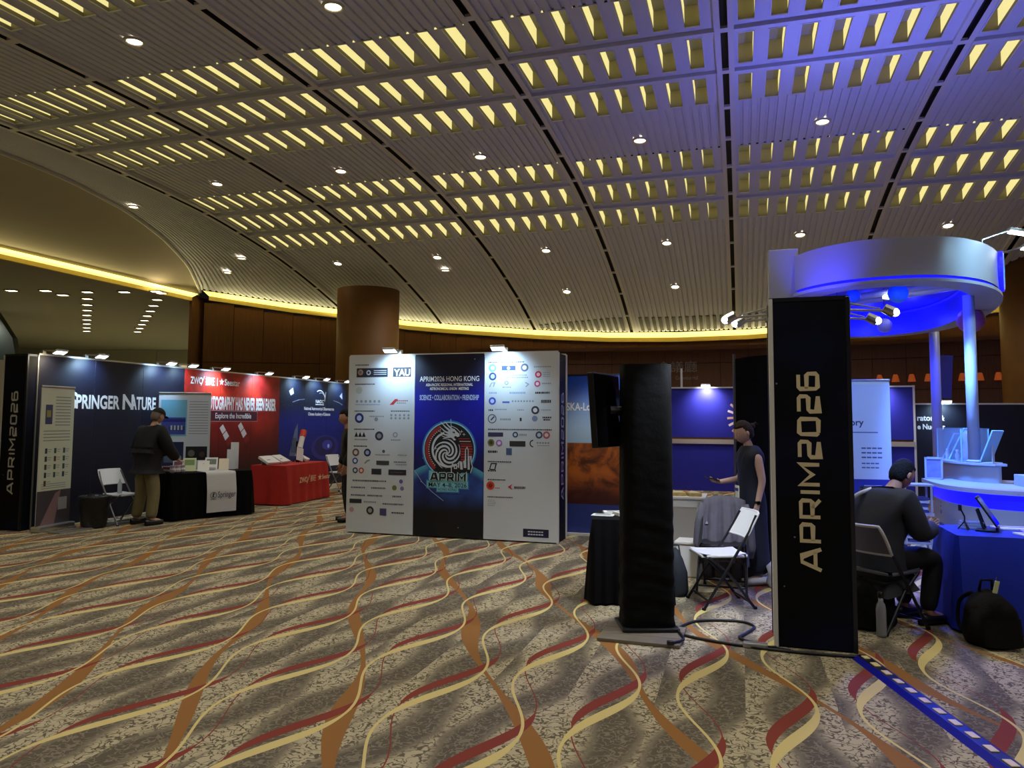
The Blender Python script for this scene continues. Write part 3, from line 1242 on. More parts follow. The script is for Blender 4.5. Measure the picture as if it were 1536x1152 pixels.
# observatories stand
nm = mat('observatory_print', (12, 22, 60), .5)
n = NT(nm)
ob, x, y, z = n.coords()
g = n.mix(n.step(z, .2, 1.1), lin((8, 12, 30)), lin((14, 30, 118)))
g = n.mix(n.step(z, 1.45, 2.0), g, lin((12, 24, 46)))
sp = n.noise(ob, 60, 1)
g = n.mix(n.step(sp, .70, .75), g, lin((120, 140, 190)))
n.to(g, 'Base Color')
nao = booth_wall('booth_wall', 'dark blue astronomical-observatories booth wall with a radio dish picture', 14.42, nm)
pr = Print(y=.013)
pr.ring(1.66, 2.06, .24, .262, PAPER, 0, 20, 120)
pr.ring(1.72, 2.08, .17, .182, PAPER, 0, 10, 120)
pr.stroke([(1.88, 2.05), (1.93, 2.28)], .02, PAPER)
pr.text(1.66, 2.0, .085, 'NAOC', PAPER, al='c', bold=.02, width=.36)
pr.rect(1.47, 1.955, .38, .02, PAPER)
pr.text(1.66, 1.83, .075, 'National Astronomical Observatories', PAPER, al='c', bold=.02, width=1.35)
pr.text(1.66, 1.70, .075, 'Chinese Academy of Sciences', PAPER, al='c', bold=.02, width=1.0)
pr.stroke([(.5, 2.0), (.75, 2.06), (1.0, 2.08)], .012, (150, 160, 190))
pr.stroke([(2.3, 2.08), (2.55, 2.04), (2.75, 1.98)], .012, (150, 160, 190))
pr.poly([(.35, 2.25), (.5, 2.33), (.55, 2.2), (.42, 2.15)], (190, 195, 205))
pr.poly([(2.6, 2.2), (2.72, 2.3), (2.74, 2.12)], (170, 170, 220))
pr.poly([(.42, .78), (.62, 1.36), (.74, 1.52), (.74, .75)], (96, 108, 130))
for k in range(4):
    pr.rect(.50 + .055 * k, .84, .03, .34, (40, 50, 74), 1)
pr.disc(1.95, .92, .30, (52, 48, 130), 0, 30, 2.1)
pr.disc(1.95, .95, .24, (34, 32, 92), 1, 30, 2.0)
pr.disc(2.05, .98, .12, (66, 66, 170), 2, 24, 2.0)
pr.disc(2.10, .95, .05, (170, 190, 250), 3)
pr.build('observatory_picture', nao)

for k, (v, lb, pw) in enumerate(((9.25, 'over the navy wall beside the pale banner', 60), (10.75, 'over the navy wall near its far end', 60), (11.3, 'at the joint of navy and red walls', 30),
                                 (12.2, 'over the red wall above the maker names', 60), (13.6, 'over the red wall near its far end', 60),
                                 (15.0, 'over the observatories wall, nearest of its three', 45), (15.9, 'over the observatories wall, middle of its three', 45), (16.9, 'over the observatories wall, farthest of its three', 45))):
    clamp_lamp('silver LED arm lamp ' + lb, P(ROW_U - .04, v, HW + .02), LW, pw)
clamp_lamp('warm-lit LED arm lamp at the near end of the navy wall', P(ROW_U - .04, 8.5, HW + .02), LW, 30, (1, .85, .55))

# near end of the row: banner column with the event's name
BANNERBG = mat('banner_night_print', (9, 11, 22), .6, spec=.15)
n = NT(BANNERBG)
ob, x, y, z = n.coords()
s1 = n.noise(ob, 1.6, 2)
g = n.mix(n.step(s1, .42, .75), lin((4, 5, 9)), lin((9, 14, 44)))
vz = n.t.nodes.new('ShaderNodeTexVoronoi')
vz.inputs['Scale'].default_value = 7.
n.t.links.new(ob, vz.inputs['Vector'])
g = n.mix(n.math('LESS_THAN', vz.outputs['Distance'], .055), g, lin((112, 118, 150)))
n.to(g, 'Base Color')
LETTER = mat('banner_lettering', (214, 200, 160), .5)


def banner_column(label, loc, rz, W, D, Hh, x, z0, z1, h, wd, word='APRIM2026', side_pale=True, lc=None):
    t = thing('banner_column', label, 'banner column', loc, rz, 'event banner columns')
    m = MB()
    m.box((0, -D / 2 + .012, Hh / 2), (W - .03, .016, Hh - .02), BANNERBG)
    f_ = m.build('front_panel', t)
    for sx in (-1, 1):
        m = MB()
        m.box((sx * (W / 2 - .012), 0, Hh / 2), (.016, D - .04, Hh - .02), PALE if (side_pale and sx < 0) else BANNERBG)
        m.build('side_panel', t)
    m = MB()
    m.box((0, D / 2 - .012, Hh / 2), (W - .03, .016, Hh - .02), BLACKCLOTH)
    m.build('back_panel', t)
    for sx in (-1, 1):
        for sy in (-1, 1):
            m = MB()
            m.box((sx * (W / 2 - .012), sy * (D / 2 - .012), Hh / 2), (.03, .03, Hh), PALE if sx < 0 and sy < 0 else DARKSTEEL, None, .005)
            m.build('post', t)
    m = MB()
    m.box((0, 0, Hh - .01), (W, D, .03), DARKSTEEL)
    m.build('top_cap', t)
    pr = Print(y=-D / 2 + .004)
    banner_word(pr, word, x, z0, z1, h, lc or LETTER, 1, wd)
    pr.build('lettering', f_)
    return t, f_


banner_column('black banner column with vertical event name at the near end of the left stands', P(-10.06, 8.44, 0), GRID, .46, .4, 2.53, .07, .52, 1.98, .105, .22, lc=mat('banner_lettering_grey', (196, 196, 192), .5))
# pale panel beyond it, cut by the frame
t = thing('partition_panel', 'pale blank partition panel beside the leftmost banner column', 'panel', P(-10.9, 8.6), GRID)
m = MB()
m.box((0, 0, 1.26), (1.0, .03, 2.46), PALE)
m.build('sheet', t)
m = MB()
m.box((.49, -.01, 1.26), (.035, .05, 2.53), ALU)
m.build('post', t)
m = MB()
m.box((-.49, -.01, 1.26), (.035, .05, 2.53), ALU)
m.build('post', t)

# roll-up banners of the publisher
t, b = rollup('rollup_banner', 'pale green-white roll-up banner with rows of small book pictures', P(-9.5, 8.5), LW + math.radians(8), .64, 2.06)
pr = Print(Matrix.Diagonal((.78, 1, 1, 1)), y=.012)
pr.rect(-.41, .07, .82, 1.95, (206, 212, 190))
pr.rect(-.41, .07, .82, .50, (70, 62, 66), 1)
pr.poly([(-.33, .07), (.02, .52), (.16, .57), (.02, .07)], (140, 108, 108), 2)
pr.rect(.1, .28, .22, .18, (150, 150, 150), 3)
pr.rect(-.30, 1.52, .17, .28, (60, 66, 110), 1)
pr.rect(-.27, 1.62, .10, .10, (150, 140, 70), 2)
for k in range(10):
    pr.rect(-.06, 1.50 + .045 * k, .38, .014, (140, 146, 150), 1)
for k in range(4):
    pr.rect(-.33, 1.28 + .045 * k, .66, .012, (130, 136, 130), 1)
rnd = random.Random(3)
for r in range(5):
    for c in range(3):
        if r == 4 and c > 0:
            continue
        xx, zz = -.27 + .22 * c, 1.10 - .115 * r
        pr.rect(xx, zz, .055, .075, rnd.choice([(50, 60, 80), (80, 60, 50), (60, 80, 70)]), 1)
        pr.rect(xx + .07, zz + .05, .09, .01, (150, 152, 150), 1)
        pr.rect(xx + .07, zz + .02, .07, .01, (150, 152, 150), 1)
for k in range(3):
    pr.rect(-.33, .60 + .03 * k, .6, .009, (140, 146, 140), 1)
pr.build('print', b)
cx, cy = -5.80, 13.42
t, b = rollup('rollup_banner', 'blue-white roll-up banner with sky pictures behind the publisher table', Vector((cx + .02, cy - .2, 0)), math.radians(-14), .86, 2.06)
t.rotation_euler = (0, 0, math.radians(14))
pr = Print(Matrix.Diagonal((.93, 1, 1, 1)), y=.012)
pr.rect(-.46, .07, .92, 1.95, (212, 222, 232))
pr.rect(-.42, 1.30, .46, .64, (120, 190, 220), 1)
pr.rect(-.40, 1.33, .42, .30, (64, 78, 160), 2)
pr.rect(-.40, 1.55, .42, .05, (36, 40, 120), 3)
pr.rect(-.27, 1.40, .28, .07, (50, 60, 92), 3)
for k in range(4):
    pr.rect(-.24 + k * .06, 1.41, .03, .08, (190, 200, 210), 4)
for k in range(13):
    pr.rect(.08, 1.34 + .047 * k, .34, .012, (150, 160, 175), 1)
pr.rect(-.42, .78, .42, .42, (30, 38, 78), 1)
pr.rect(-.34, .84, .2, .16, (90, 100, 120), 2)
pr.disc(-.08, .92, .05, (140, 150, 160), 2)
pr.rect(.04, .88, .38, .24, (24, 26, 34), 1)
pr.disc(.14, 1.0, .06, (110, 108, 100), 2)
pr.disc(.33, .98, .05, (80, 60, 60), 2)
pr.rect(-.42, .50, .38, .24, (120, 92, 40), 1)
pr.disc(-.2, .62, .07, (190, 150, 60), 2)
for k in range(6):
    pr.rect(.06, .48 + .05 * k, .34, .012, (150, 160, 175), 1)
pr.build('print', b)

# publisher table and what lies on it
TB = Vector((-5.12, 12.55, 0))
TBR = GRID + PI / 2 - math.radians(26)
tb = cloth_table('draped_table', 'black draped table with a white publisher runner hanging in front', 'table', TB, TBR, 1.36, .60, BLACKCLOTH)


def on(T0, rz, x, y, z):
    return T0 + Matrix.Rotation(rz, 3, 'Z') @ Vector((x, y, z))


rn = thing('table_runner', 'white cloth runner with publisher name hanging over the black table', 'runner', on(TB, TBR, .12, 0, 0), TBR)
m = MB()
RUN = mat('runner_cloth', (206, 206, 206), .7)


def runf(i, j):
    x = -.25 + .5 * i
    s_ = j * 1.25
    if s_ < .6:
        return (x, .27 - s_, .7425 + .002)
    q = s_ - .6
    return (x, -.352 - .05 * min(1, q / .3) - .01 * math.sin(9 * i) * q, .744 - q)


m.grid(runf, 10, 40, RUN)
ro = smooth_angle(m.build('cloth', rn), 50)
pr = Print(y=-.418)
pr.text(-.075, .33, .10, 'Springer', (40, 46, 54), 0, 'l', width=.30)
pr.ring(-.15, .37, .045, .054, (60, 66, 74), 0)
pr.poly([(-.17, .34), (-.16, .40), (-.14, .415), (-.13, .39), (-.145, .37), (-.135, .34)], (60, 66, 74), 0)
pr.rect(-.2, .30, .10, .008, (60, 66, 74), 0)
pr.build('lettering', rn)


def book_stack(label, loc, rz, cols, dims=(.17, .24), group='books on the publisher table'):
    z = 0
    for k, c in enumerate(cols):
        th = .022 + .008 * (k % 3)
        t = thing('book', label % ORD[k], 'book', loc + Vector((0, 0, z)), rz + .12 * math.sin(3 * k + loc.x), group)
        m = MB()
        m.box((0, 0, .002), (dims[0], dims[1], .004), ink(c))
        m.box((0, 0, th - .002), (dims[0], dims[1], .004), ink(c))
        m.box((-dims[0] / 2 + .002, 0, th / 2), (.004, dims[1], th), ink(c))
        m.build('cover', t)
        m = MB()
        m.box((.003, 0, th / 2), (dims[0] - .012, dims[1] - .01, th - .009), PAPER)
        m.build('pages', t)
        z += th


book_stack('thin book, %s from the bottom of the pile at the near table end', on(TB, TBR, -.54, .02, .742), TBR, [(70, 70, 90), (200, 190, 180), (120, 60, 60)])
book_stack('thin book, %s from the bottom of the pile on the runner', on(TB, TBR, .12, .12, .748), TBR, [(40, 60, 100), (210, 205, 190)])


def leaflet(label, loc, rz, tilt, w_, h_, c, group='leaflets stood up on the publisher table', inset=None):
    t = thing('leaflet', label, 'leaflet', loc, rz, group)
    m = MB()
    R = Euler((tilt, 0, 0)).to_matrix().to_4x4()
    m.box((0, 0, h_ / 2 * math.cos(tilt)), (w_, .006, h_), ink(c), R)
    m.build('sheet', t)
    if inset:
        pr = Print(R, y=-.005)
        pr.rect(-w_ * .38, h_ * (-.1) , w_ * .76, h_ * .42, inset)
        pr.M = Matrix.Translation((0, 0, h_ / 2 * math.cos(tilt))) @ R
        pr2 = Print(Matrix.Translation((0, 0, h_ / 2 * math.cos(tilt))) @ R, y=-.005)
        pr2.rect(-w_ * .38, -h_ * .05, w_ * .76, h_ * .42, inset)
        pr2.build('print', t)
    m = MB()
    m.box((0, .04, .02), (w_ * .5, .09, .004), ink((190, 190, 190)))
    m.tube([(0, .07, .02), (0, .01, h_ * .6)], .004, ink((190, 190, 190)), 4)
    m.build('stand', t)
    return t


for k, (x, y, w_, h_, tl, c, ins, lb) in enumerate((
        (-.42, .05, .16, .20, -.35, (214, 214, 220), (120, 60, 90), 'white leaflet with a plum picture leaning near the man'),
        (-.22, .08, .20, .24, -.5, (205, 214, 170), (120, 150, 90), 'pale green leaflet leaning behind the runner'),
        (-.02, .0, .18, .22, -.75, (220, 220, 214), None, 'white leaflet tilted far back beside the green one'),
        (.16, .1, .20, .25, -.6, (222, 224, 224), (110, 120, 110), 'white leaflet with a grey-green picture above the runner'),
        (.34, .02, .16, .22, -.55, (226, 214, 190), None, 'cream leaflet standing at the far side of the runner'),
        (.52, .12, .14, .34, -.12, (222, 226, 230), None, 'tall white brochure standing upright, shorter of two'),
        (.60, .16, .13, .46, -.1, (226, 230, 234), None, 'tallest white brochure at the far table end'))):
    leaflet(lb, on(TB, TBR, x, y, .745), TBR - .5, tl, w_, h_, c, inset=ins)
for k in range(3):
    t = thing('flower_giveaway', 'small crumpled white giveaway bag, %s at the near table end' % ORD[k], 'gift bag', on(TB, TBR, -.60 + .09 * k, -.18 + .03 * k, .742), TBR, 'crumpled giveaways on the publisher table')
    m = MB()
    m.lathe([(.02, 0), (.045, .015), (.05, .05), (.03, .08), (.045, .12), (.01, .11)], ink((206, 196, 204)), 9)
    m.build('bag', t)

# bag, chair and bottle left of the man
t = thing('rubbish_bin', 'black bin bag in a bin on the floor beside the white folding chair', 'bin', P(-9.15, 8.87))
m = MB()
BAG = mat('bin_bag', (18, 18, 20), .28, bump=.9, nscale=26)
m.lathe([(.14, 0), (.17, .02), (.20, .3), (.215, .42), (.225, .46), (.20, .47), (.18, .40), (.01, .38)], BAG, 20)
m.build('bag', t, True)
m = MB()
m.ball((.03, -.03, .43), (.11, .10, .07), BAG, 10)
m.ball((-.08, .05, .44), (.07, .08, .05), BAG, 10)
m.build('rubbish', t)
folding_chair('white folding chair in front of the navy booth wall', P(-9.1, 9.32), LW + math.radians(-6))
t = thing('water_bottle', 'clear plastic bottle standing on the folding chair at the navy wall', 'bottle', P(-9.2, 9.38, .458))
m = MB()
m.lathe([(.03, 0), (.033, .01), (.032, .13), (.025, .16), (.012, .185), (.012, .2)], mat('bottle_plastic', (190, 200, 205), .2), 14)
m.build('body', t, True)
m = MB()
m.lathe([(.014, .2), (.014, .22)], WHITE, 12)
m.build('cap', t)
t = thing('platform_strip', 'low silver metal strip lying along the floor at the navy stand', 'strip', P(-9.15, 9.2), LW)
m = MB()
m.box((.2, 0, .012), (2.4, .22, .024), ALU, None, .006)
m.build('plate', t)

# red stand's table
RB = P(-8.55, 13.0)
RBR = LW + math.radians(3)
REDCLOTH = mat('red_cloth', (176, 30, 18), .75, noise=.15, nscale=10, bump=.25)
cloth_table('draped_table', 'red draped table with white maker names before the red wall', 'table', RB, RBR, 1.62, .72, REDCLOTH, folds=16, amp=.014)
pr = Print(Matrix.Rotation(math.radians(2.5), 4, 'X'), y=-.442)
SILK = (226, 196, 150)
pr.text(-.46, .42, .10, 'ZWO', SILK, bold=.03, width=.30)
pr.stroke([(-.17, .39), (-.08, .55)], .02, SILK)
pr.text(-.05, .42, .10, '振旺', SILK, bold=.01, width=.22)
star = [(.33 + .08 * (1 if k % 2 else .42) * math.sin(PI * k / 5 + PI / 5), .47 + .07 * (1 if k % 2 else .42) * math.cos(PI * k / 5 + PI / 5)) for k in range(10)]
pr.poly(star, SILK)
pr.text(.42, .43, .09, 'Seestar', SILK, bold=.02, width=.34)
o = pr.build('lettering', bpy.data.objects['draped_table.001'])
for k, (x, y) in enumerate(((-.62, .1), (-.18, .12), (.62, .1))):
    t = thing('product_box', 'flat white product box, %s along the red table' % ORD[k], 'box', on(RB, RBR, x, y, .742), RBR + .2 * k - .1, 'white boxes on the red table')
    m = MB()
    R = Euler((math.radians(28), 0, 0)).to_matrix().to_4x4()
    m.box((0, 0, .085), (.36 - .08 * (k == 2), .26, .05), PAPER, R, .006)
    m.build('carton', t)
    pr = Print(Matrix.Translation((0, 0, .085)) @ R @ Matrix.Rotation(-PI / 2, 4, 'X'), y=-.027)
    pr.rect(-.12, -.04, .10, .02, (60, 70, 90))
    pr.build('print', t)
    m = MB()
    m.box((0, .09, .06), (.2, .02, .12), ink((150, 150, 150)))
    m.build('stand', t)
t = thing('small_telescope', 'small red and white telescope tilted up on the red table', 'telescope', on(RB, RBR, .46, .06, .742), RBR)
m = MB()
for k in range(3):
    g_ = 2 * PI * k / 3
    m.tube([(0, 0, .16), (.15 * math.cos(g_), .15 * math.sin(g_), 0)], .012, BLACK, 6)
m.tube([(0, 0, .12), (0, 0, .26)], .035, BLACK, 10)
m.build('tripod', t)
d_ = Vector((.40, .1, .55)).normalized()
c_ = Vector((.02, 0, .40))
m = MB()
m.tube([c_ - d_ * .16, c_ + d_ * .12], .055, WHITE, 16)
m.build('tube', t, False, 'white tube barrel')
m = MB()
m.tube([c_ + d_ * .12, c_ + d_ * .28], .066, mat('telescope_red', (206, 62, 38), .4), 16)
m.build('dew_shield', t, False, 'red front shield')
m = MB()
m.box((.0, .06, .32), (.08, .06, .2), BLACK, None, .015)
m.build('mount', t)
t = thing('price_card', 'white card leaning against the small telescope on the red table', 'card', on(RB, RBR, .30, -.02, .742), RBR - .3)
m = MB()
m.box((0, 0, .16), (.18, .008, .26), PAPER, (-.2, .25, 0))
m.build('card', t)
m = MB()
m.box((0, .06, .12), (.02, .08, .24), BLACK)
m.build('stand', t)

# ================================================================ the three-panel backdrop in the middle
BD = thing('exhibition_backdrop', 'white and blue three-panel meeting backdrop with dragon emblem and sponsor logos', 'backdrop', P(-5.40, 9.64), GRID)
PW = 3.09 / 3
panels = []
NIGHT = mat('night_print', (12, 16, 96), .5)
n = NT(NIGHT)
ob, x, y, z = n.coords()
cl_ = n.noise(ob, 2.2, 3)
g = n.mix(n.step(z, .35, 1.0), lin((8, 8, 14)), lin((14, 18, 92)))
g = n.mix(n.step(z, 1.0, 1.5), g, lin((18, 22, 160)))
g = n.mix(n.step(z, 1.75, 2.3), g, lin((14, 15, 40)))
g = n.mix(n.math('MULTIPLY', n.step(cl_, .5, .75), .35), g, lin((10, 10, 50)))
dd = n.math('SQRT', n.math('ADD', n.math('POWER', n.math('SUBTRACT', x, 1.545), 2.), n.math('POWER', n.math('SUBTRACT', z, .06), 2.)))
pl = n.mix(n.step(cl_, .3, .7), lin((22, 30, 100)), lin((50, 90, 170)))
pl = n.mix(n.step(dd, .86, .985), pl, lin((84, 160, 190)))
pl = n.mix(n.step(z, .34, .72), lin((7, 7, 12)), pl)
g = n.mix(n.math('LESS_THAN', dd, .99), g, pl)
vz = n.t.nodes.new('ShaderNodeTexVoronoi')
vz.inputs['Scale'].default_value = 6.
n.t.links.new(ob, vz.inputs['Vector'])
g = n.mix(n.math('LESS_THAN', vz.outputs['Distance'], .045), g, lin((150, 170, 220)))
n.to(g, 'Base Color')
BOARD = mat('white_board', (202, 205, 206), .5)
for k in range(3):
    m = MB()
    m.box((PW * (k + .5), .012, HW / 2 + .01), (PW - .008, .02, HW - .02), NIGHT if k == 1 else BOARD)
    panels.append(m.build('panel', BD, label='blue night-sky printed middle panel' if k == 1 else None))
for sx, mm, nm_ in ((0, BOARD, 'side_panel'), (3 * PW, BANNERBG, 'side_panel')):
    m = MB()
    m.box((sx + (.01 if sx == 0 else -.01), .26, HW / 2), (.016, .44, HW - .02), mm)
    m.build(nm_, BD, label='narrow dark side panel with vertical event name' if sx else None)
m = MB()
m.box((1.5 * PW, .5, HW / 2), (3 * PW - .04, .016, HW - .02), BLACKCLOTH)
m.build('back_panel', BD)
for sx in (0, 3 * PW):
    for sy in (.02, .49):
        m = MB()
        m.box((sx, sy, HW / 2), (.035, .035, HW), PALE, None, .006)
        m.build('post', BD)
m = MB()
m.box((1.5 * PW, .02, HW), (3 * PW, .035, .03), PALE)
m.box((1.5 * PW, .49, HW), (3 * PW, .035, .03), PALE)
m.build('top_rail', BD)
side = Print(Matrix.Translation((3 * PW + .002, .26, 0)) @ Matrix.Rotation(PI / 2, 4, 'Z'), y=-.004)
banner_word(side, 'APRIM2026', .07, .56, 1.98, .13, (150, 150, 190), 0, .2)
side.build('lettering', BD)


def fx(x0, x1, y0, y1):                    # layout fractions measured on the board -> board metres
    return lambda x, y: (PW * (x - x0) / (x1 - x0), HW * (1 - (y - y0) / (y1 - y0)))


GREY, INK, NAV, REDI, PALEB = (140, 146, 152), (40, 42, 54), (34, 52, 120), (190, 60, 60), (140, 160, 190)
# left board
L_ = fx(58, 337, 122, 1055)
pr = Print(y=.0)


def bars(pr, F, x, y, w_, lines=1, c=GREY, h=5, gap=9, ox=0.):
    for k in range(lines):
        a = F(x, y + k * gap)
        b = F(x + w_, y + k * gap + h)
        pr.rect(a[0] + ox, b[1], b[0] - a[0], a[1] - b[1], c)


def word_bar(pr, F, x, y, w_, c=GREY, ox=0., h=6):
    rr = random.Random(int(x * 7 + y))
    q = x
    while q < x + w_ - 4:
        ww = rr.uniform(3, 7)
        a, b = F(q, y), F(min(q + ww, x + w_), y + h)
        pr.rect(a[0] + ox, b[1], b[0] - a[0], a[1] - b[1], c)
        q += ww + 2


def dot(pr, F, x, y, r, c, inner=None, ox=0., lay=0):
    a = F(x, y)
    rr = .88 * r * PW / 279
    pr.disc(a[0] + ox, a[1], rr, c, lay)
    if inner:
        pr.disc(a[0] + ox, a[1], rr * .55, inner, lay + 1, 12)


def block(pr, F, x, y, w_, h, c, ox=0., lay=0):
    a, b = F(x, y), F(x + w_, y + h)
    pr.rect(a[0] + ox, b[1], b[0] - a[0], a[1] - b[1], c, lay)


for y, w_ in ((168, 60), (270, 85), (412, 90), (508, 90), (597, 60)):
    word_bar(pr, L_, 82, y, w_, INK, h=6)
word_bar(pr, L_, 238, 412, 78, INK)
block(pr, L_, 88, 188, 134, 48, INK)
dot(pr, L_, 105, 210, 13, (190, 150, 90), (90, 120, 190), lay=1)
dot(pr, L_, 140, 212, 11, (210, 214, 220), INK, lay=1)
for k in range(3):
    a, b = L_(162, 200 + 10 * k), L_(216, 203 + 10 * k)
    pr.rect(a[0], b[1], b[0] - a[0], a[1] - b[1], (220, 222, 224), 1)
block(pr, L_, 244, 186, 76, 50, INK)
a = L_(282, 230)
pr.text(a[0], a[1], .095, 'YAU', PAPER, 1, 'c', .03, width=.25)
dot(pr, L_, 100, 305, 16, (176, 186, 176))
for k in range(6):
    dot(pr, L_, 92 + 19 * k, 364, 6, GREY)
word_bar(pr, L_, 84, 378, 110, PALEB)
a, b = L_(232, 382), L_(268, 352)
pr.poly([(a[0], a[1]), (b[0] - .05, b[1]), (b[0], b[1]), (a[0] + .06, a[1])], REDI)
word_bar(pr, L_, 262, 358, 46, (170, 80, 80))
word_bar(pr, L_, 262, 370, 40, GREY)
dot(pr, L_, 103, 452, 22, NAV, (190, 200, 230))
word_bar(pr, L_, 146, 440, 68)
dot(pr, L_, 176, 458, 9, GREY)
for yy in (436, 452):
    for k in range(5):
        dot(pr, L_, 240 + 18 * k, yy, 5, GREY)
a = L_(108, 540)
for dx in (-.06, .0, .06):
    pr.poly([(a[0] + dx - .03, a[1] - .03), (a[0] + dx + .03, a[1] - .03), (a[0] + dx, a[1] + .04)], INK)
word_bar(pr, L_, 84, 562, 56)
dot(pr, L_, 190, 545, 20, (48, 56, 74), (140, 146, 156))
dot(pr, L_, 258, 538, 12, (150, 156, 170), (200, 206, 210))
word_bar(pr, L_, 240, 562, 40)
dot(pr, L_, 91, 633, 17, (110, 90, 90), (200, 190, 190))
dot(pr, L_, 141, 633, 17, (36, 50, 92), (160, 170, 200))
word_bar(pr, L_, 176, 640, 60)
dot(pr, L_, 210, 625, 7, (70, 90, 120))
word_bar(pr, L_, 270, 640, 38, (150, 160, 130))
dot(pr, L_, 89, 677, 14, (70, 90, 160), (200, 210, 230))
pr.stroke([L_(130, 690), L_(140, 676), L_(152, 672)], .02, GREY)
block(pr, L_, 180, 674, 54, 22, (60, 62, 66))
word_bar(pr, L_, 254, 676, 54, INK)
word_bar(pr, L_, 262, 688, 46)
dot(pr, L_, 90, 727, 13, (60, 74, 100), (180, 200, 210))
dot(pr, L_, 116, 727, 13, (190, 90, 80), (230, 200, 190))
block(pr, L_, 160, 716, 42, 30, INK)
block(pr, L_, 232, 718, 74, 28, INK)
word_bar(pr, L_, 240, 730, 60, (150, 110, 110), h=5)
for y, xs in ((776, (80, 130, 162)), (812, (74, 160)), (852, (74, 145, 250)), (892, (210, 262))):
    for x in xs:
        word_bar(pr, L_, x, y, 62 if x < 240 else 40, (90, 94, 110), h=8)
dot(pr, L_, 285, 778, 9, (110, 90, 160))
dot(pr, L_, 258, 812, 11, (120, 120, 60))
dot(pr, L_, 290, 814, 9, (120, 120, 170))
block(pr, L_, 68, 876, 52, 22, INK)
word_bar(pr, L_, 130, 886, 54)
dot(pr, L_, 78, 932, 11, (180, 150, 145))
dot(pr, L_, 157, 933, 18, (46, 46, 46), (150, 150, 146))
block(pr, L_, 198, 920, 28, 36, (70, 66, 110))
word_bar(pr, L_, 248, 936, 52, INK, h=7)
pr.build('printed_logos', panels[0])

# right board
R_ = fx(827, 1133, 108, 1098)
O2 = 2 * PW
pr = Print(y=.0)
word_bar(pr, R_, 845, 155, 155, INK, O2, 6)
word_bar(pr, R_, 845, 511, 265, INK, O2, 6)
word_bar(pr, R_, 845, 681, 100, INK, O2, 6)
word_bar(pr, R_, 845, 776, 80, INK, O2, 6)
word_bar(pr, R_, 845, 866, 105, INK, O2, 6)
dot(pr, R_, 862, 188, 17, (90, 160, 176), (190, 220, 225), O2)
block(pr, R_, 901, 177, 58, 25, (36, 60, 180), O2)
dot(pr, R_, 930, 190, 7, (200, 210, 250), None, O2, 1)
dot(pr, R_, 997, 188, 17, (96, 104, 120), (220, 224, 228), O2)
word_bar(pr, R_, 1036, 182, 70, GREY, O2)
dot(pr, R_, 863, 233, 17, (40, 66, 110), (180, 200, 220), O2)
word_bar(pr, R_, 922, 225, 90, GREY, O2)
word_bar(pr, R_, 922, 237, 90, GREY, O2)
dot(pr, R_, 1054, 225, 14, (200, 60, 80), (240, 200, 205), O2)
for k in range(3):
    word_bar(pr, R_, 1074, 214 + 10 * k, 30, PALEB, O2, 4)
pr.stroke([(R_(850, 290)[0] + O2, R_(850, 290)[1]), (R_(858, 268)[0] + O2, R_(858, 268)[1]), (R_(872, 266)[0] + O2, R_(872, 266)[1]), (R_(866, 288)[0] + O2, R_(866, 288)[1])], .014, GREY)
dot(pr, R_, 922, 268, 9, (130, 140, 160), (200, 210, 220), O2)
word_bar(pr, R_, 905, 288, 36, GREY, O2)
pr.stroke([(R_(1000, 266)[0] + O2, R_(1000, 266)[1]), (R_(1014, 276)[0] + O2, R_(1014, 276)[1]), (R_(1002, 290)[0] + O2, R_(1002, 290)[1])], .014, GREY)
dot(pr, R_, 1050, 274, 13, (200, 70, 110), (240, 210, 220), O2)
word_bar(pr, R_, 1070, 270, 36, GREY, O2)
for x, w_, c in ((848, 34, PALEB), (935, 66, PALEB), (1042, 64, INK)):
    word_bar(pr, R_, x, 316, w_, c, O2, 10)
dot(pr, R_, 862, 364, 16, (60, 80, 180), (190, 200, 240), O2)
block(pr, R_, 905, 366, 30, 9, (60, 100, 170), O2)
for k in range(8):
    dot(pr, R_, 948 + 12 * k, 365, 4, GREY, None, O2)
word_bar(pr, R_, 1066, 358, 40, INK, O2, 16)
word_bar(pr, R_, 846, 408, 20, INK, O2, 9)
word_bar(pr, R_, 874, 406, 52, GREY, O2, 6)
word_bar(pr, R_, 968, 408, 30, GREY, O2, 6)
dot(pr, R_, 1042, 412, 17, (60, 56, 66), (220, 216, 214), O2)
word_bar(pr, R_, 1066, 408, 40, PALEB, O2, 5)
a = R_(862, 458)
pr.ring(a[0] + O2, a[1], .05, .062, (70, 80, 100))
pr.stroke([(a[0] + O2 - .02, a[1] - .02), (a[0] + O2 + .03, a[1] + .03)], .02, (70, 80, 100))
word_bar(pr, R_, 896, 456, 50, GREY, O2, 10)
block(pr, R_, 978, 452, 8, 18, INK, O2)
dot(pr, R_, 1040, 456, 12, (130, 140, 170), None, O2)
word_bar(pr, R_, 1072, 446, 36, INK, O2, 8)
word_bar(pr, R_, 1076, 458, 30, INK, O2, 8)
block(pr, R_, 845, 530, 64, 22, (54, 54, 84), O2)
dot(pr, R_, 960, 541, 12, (40, 60, 90), (190, 200, 210), O2)
word_bar(pr, R_, 976, 536, 34, GREY, O2, 10)
dot(pr, R_, 1058, 541, 15, (60, 76, 104), (190, 196, 206), O2)
dot(pr, R_, 1088, 541, 15, (180, 90, 96), (220, 200, 200), O2)
dot(pr, R_, 858, 584, 15, (116, 112, 50), (60, 60, 40), O2)
dot(pr, R_, 892, 586, 14, (176, 120, 190), (220, 200, 226), O2)
block(pr, R_, 936, 574, 66, 28, (48, 46, 44), O2)
word_bar(pr, R_, 944, 584, 52, (170, 170, 166), O2, 6) if False else None
a = R_(1034, 586)
pr.ring(a[0] + O2, a[1], .035, .05, INK, 0, 90, 270)
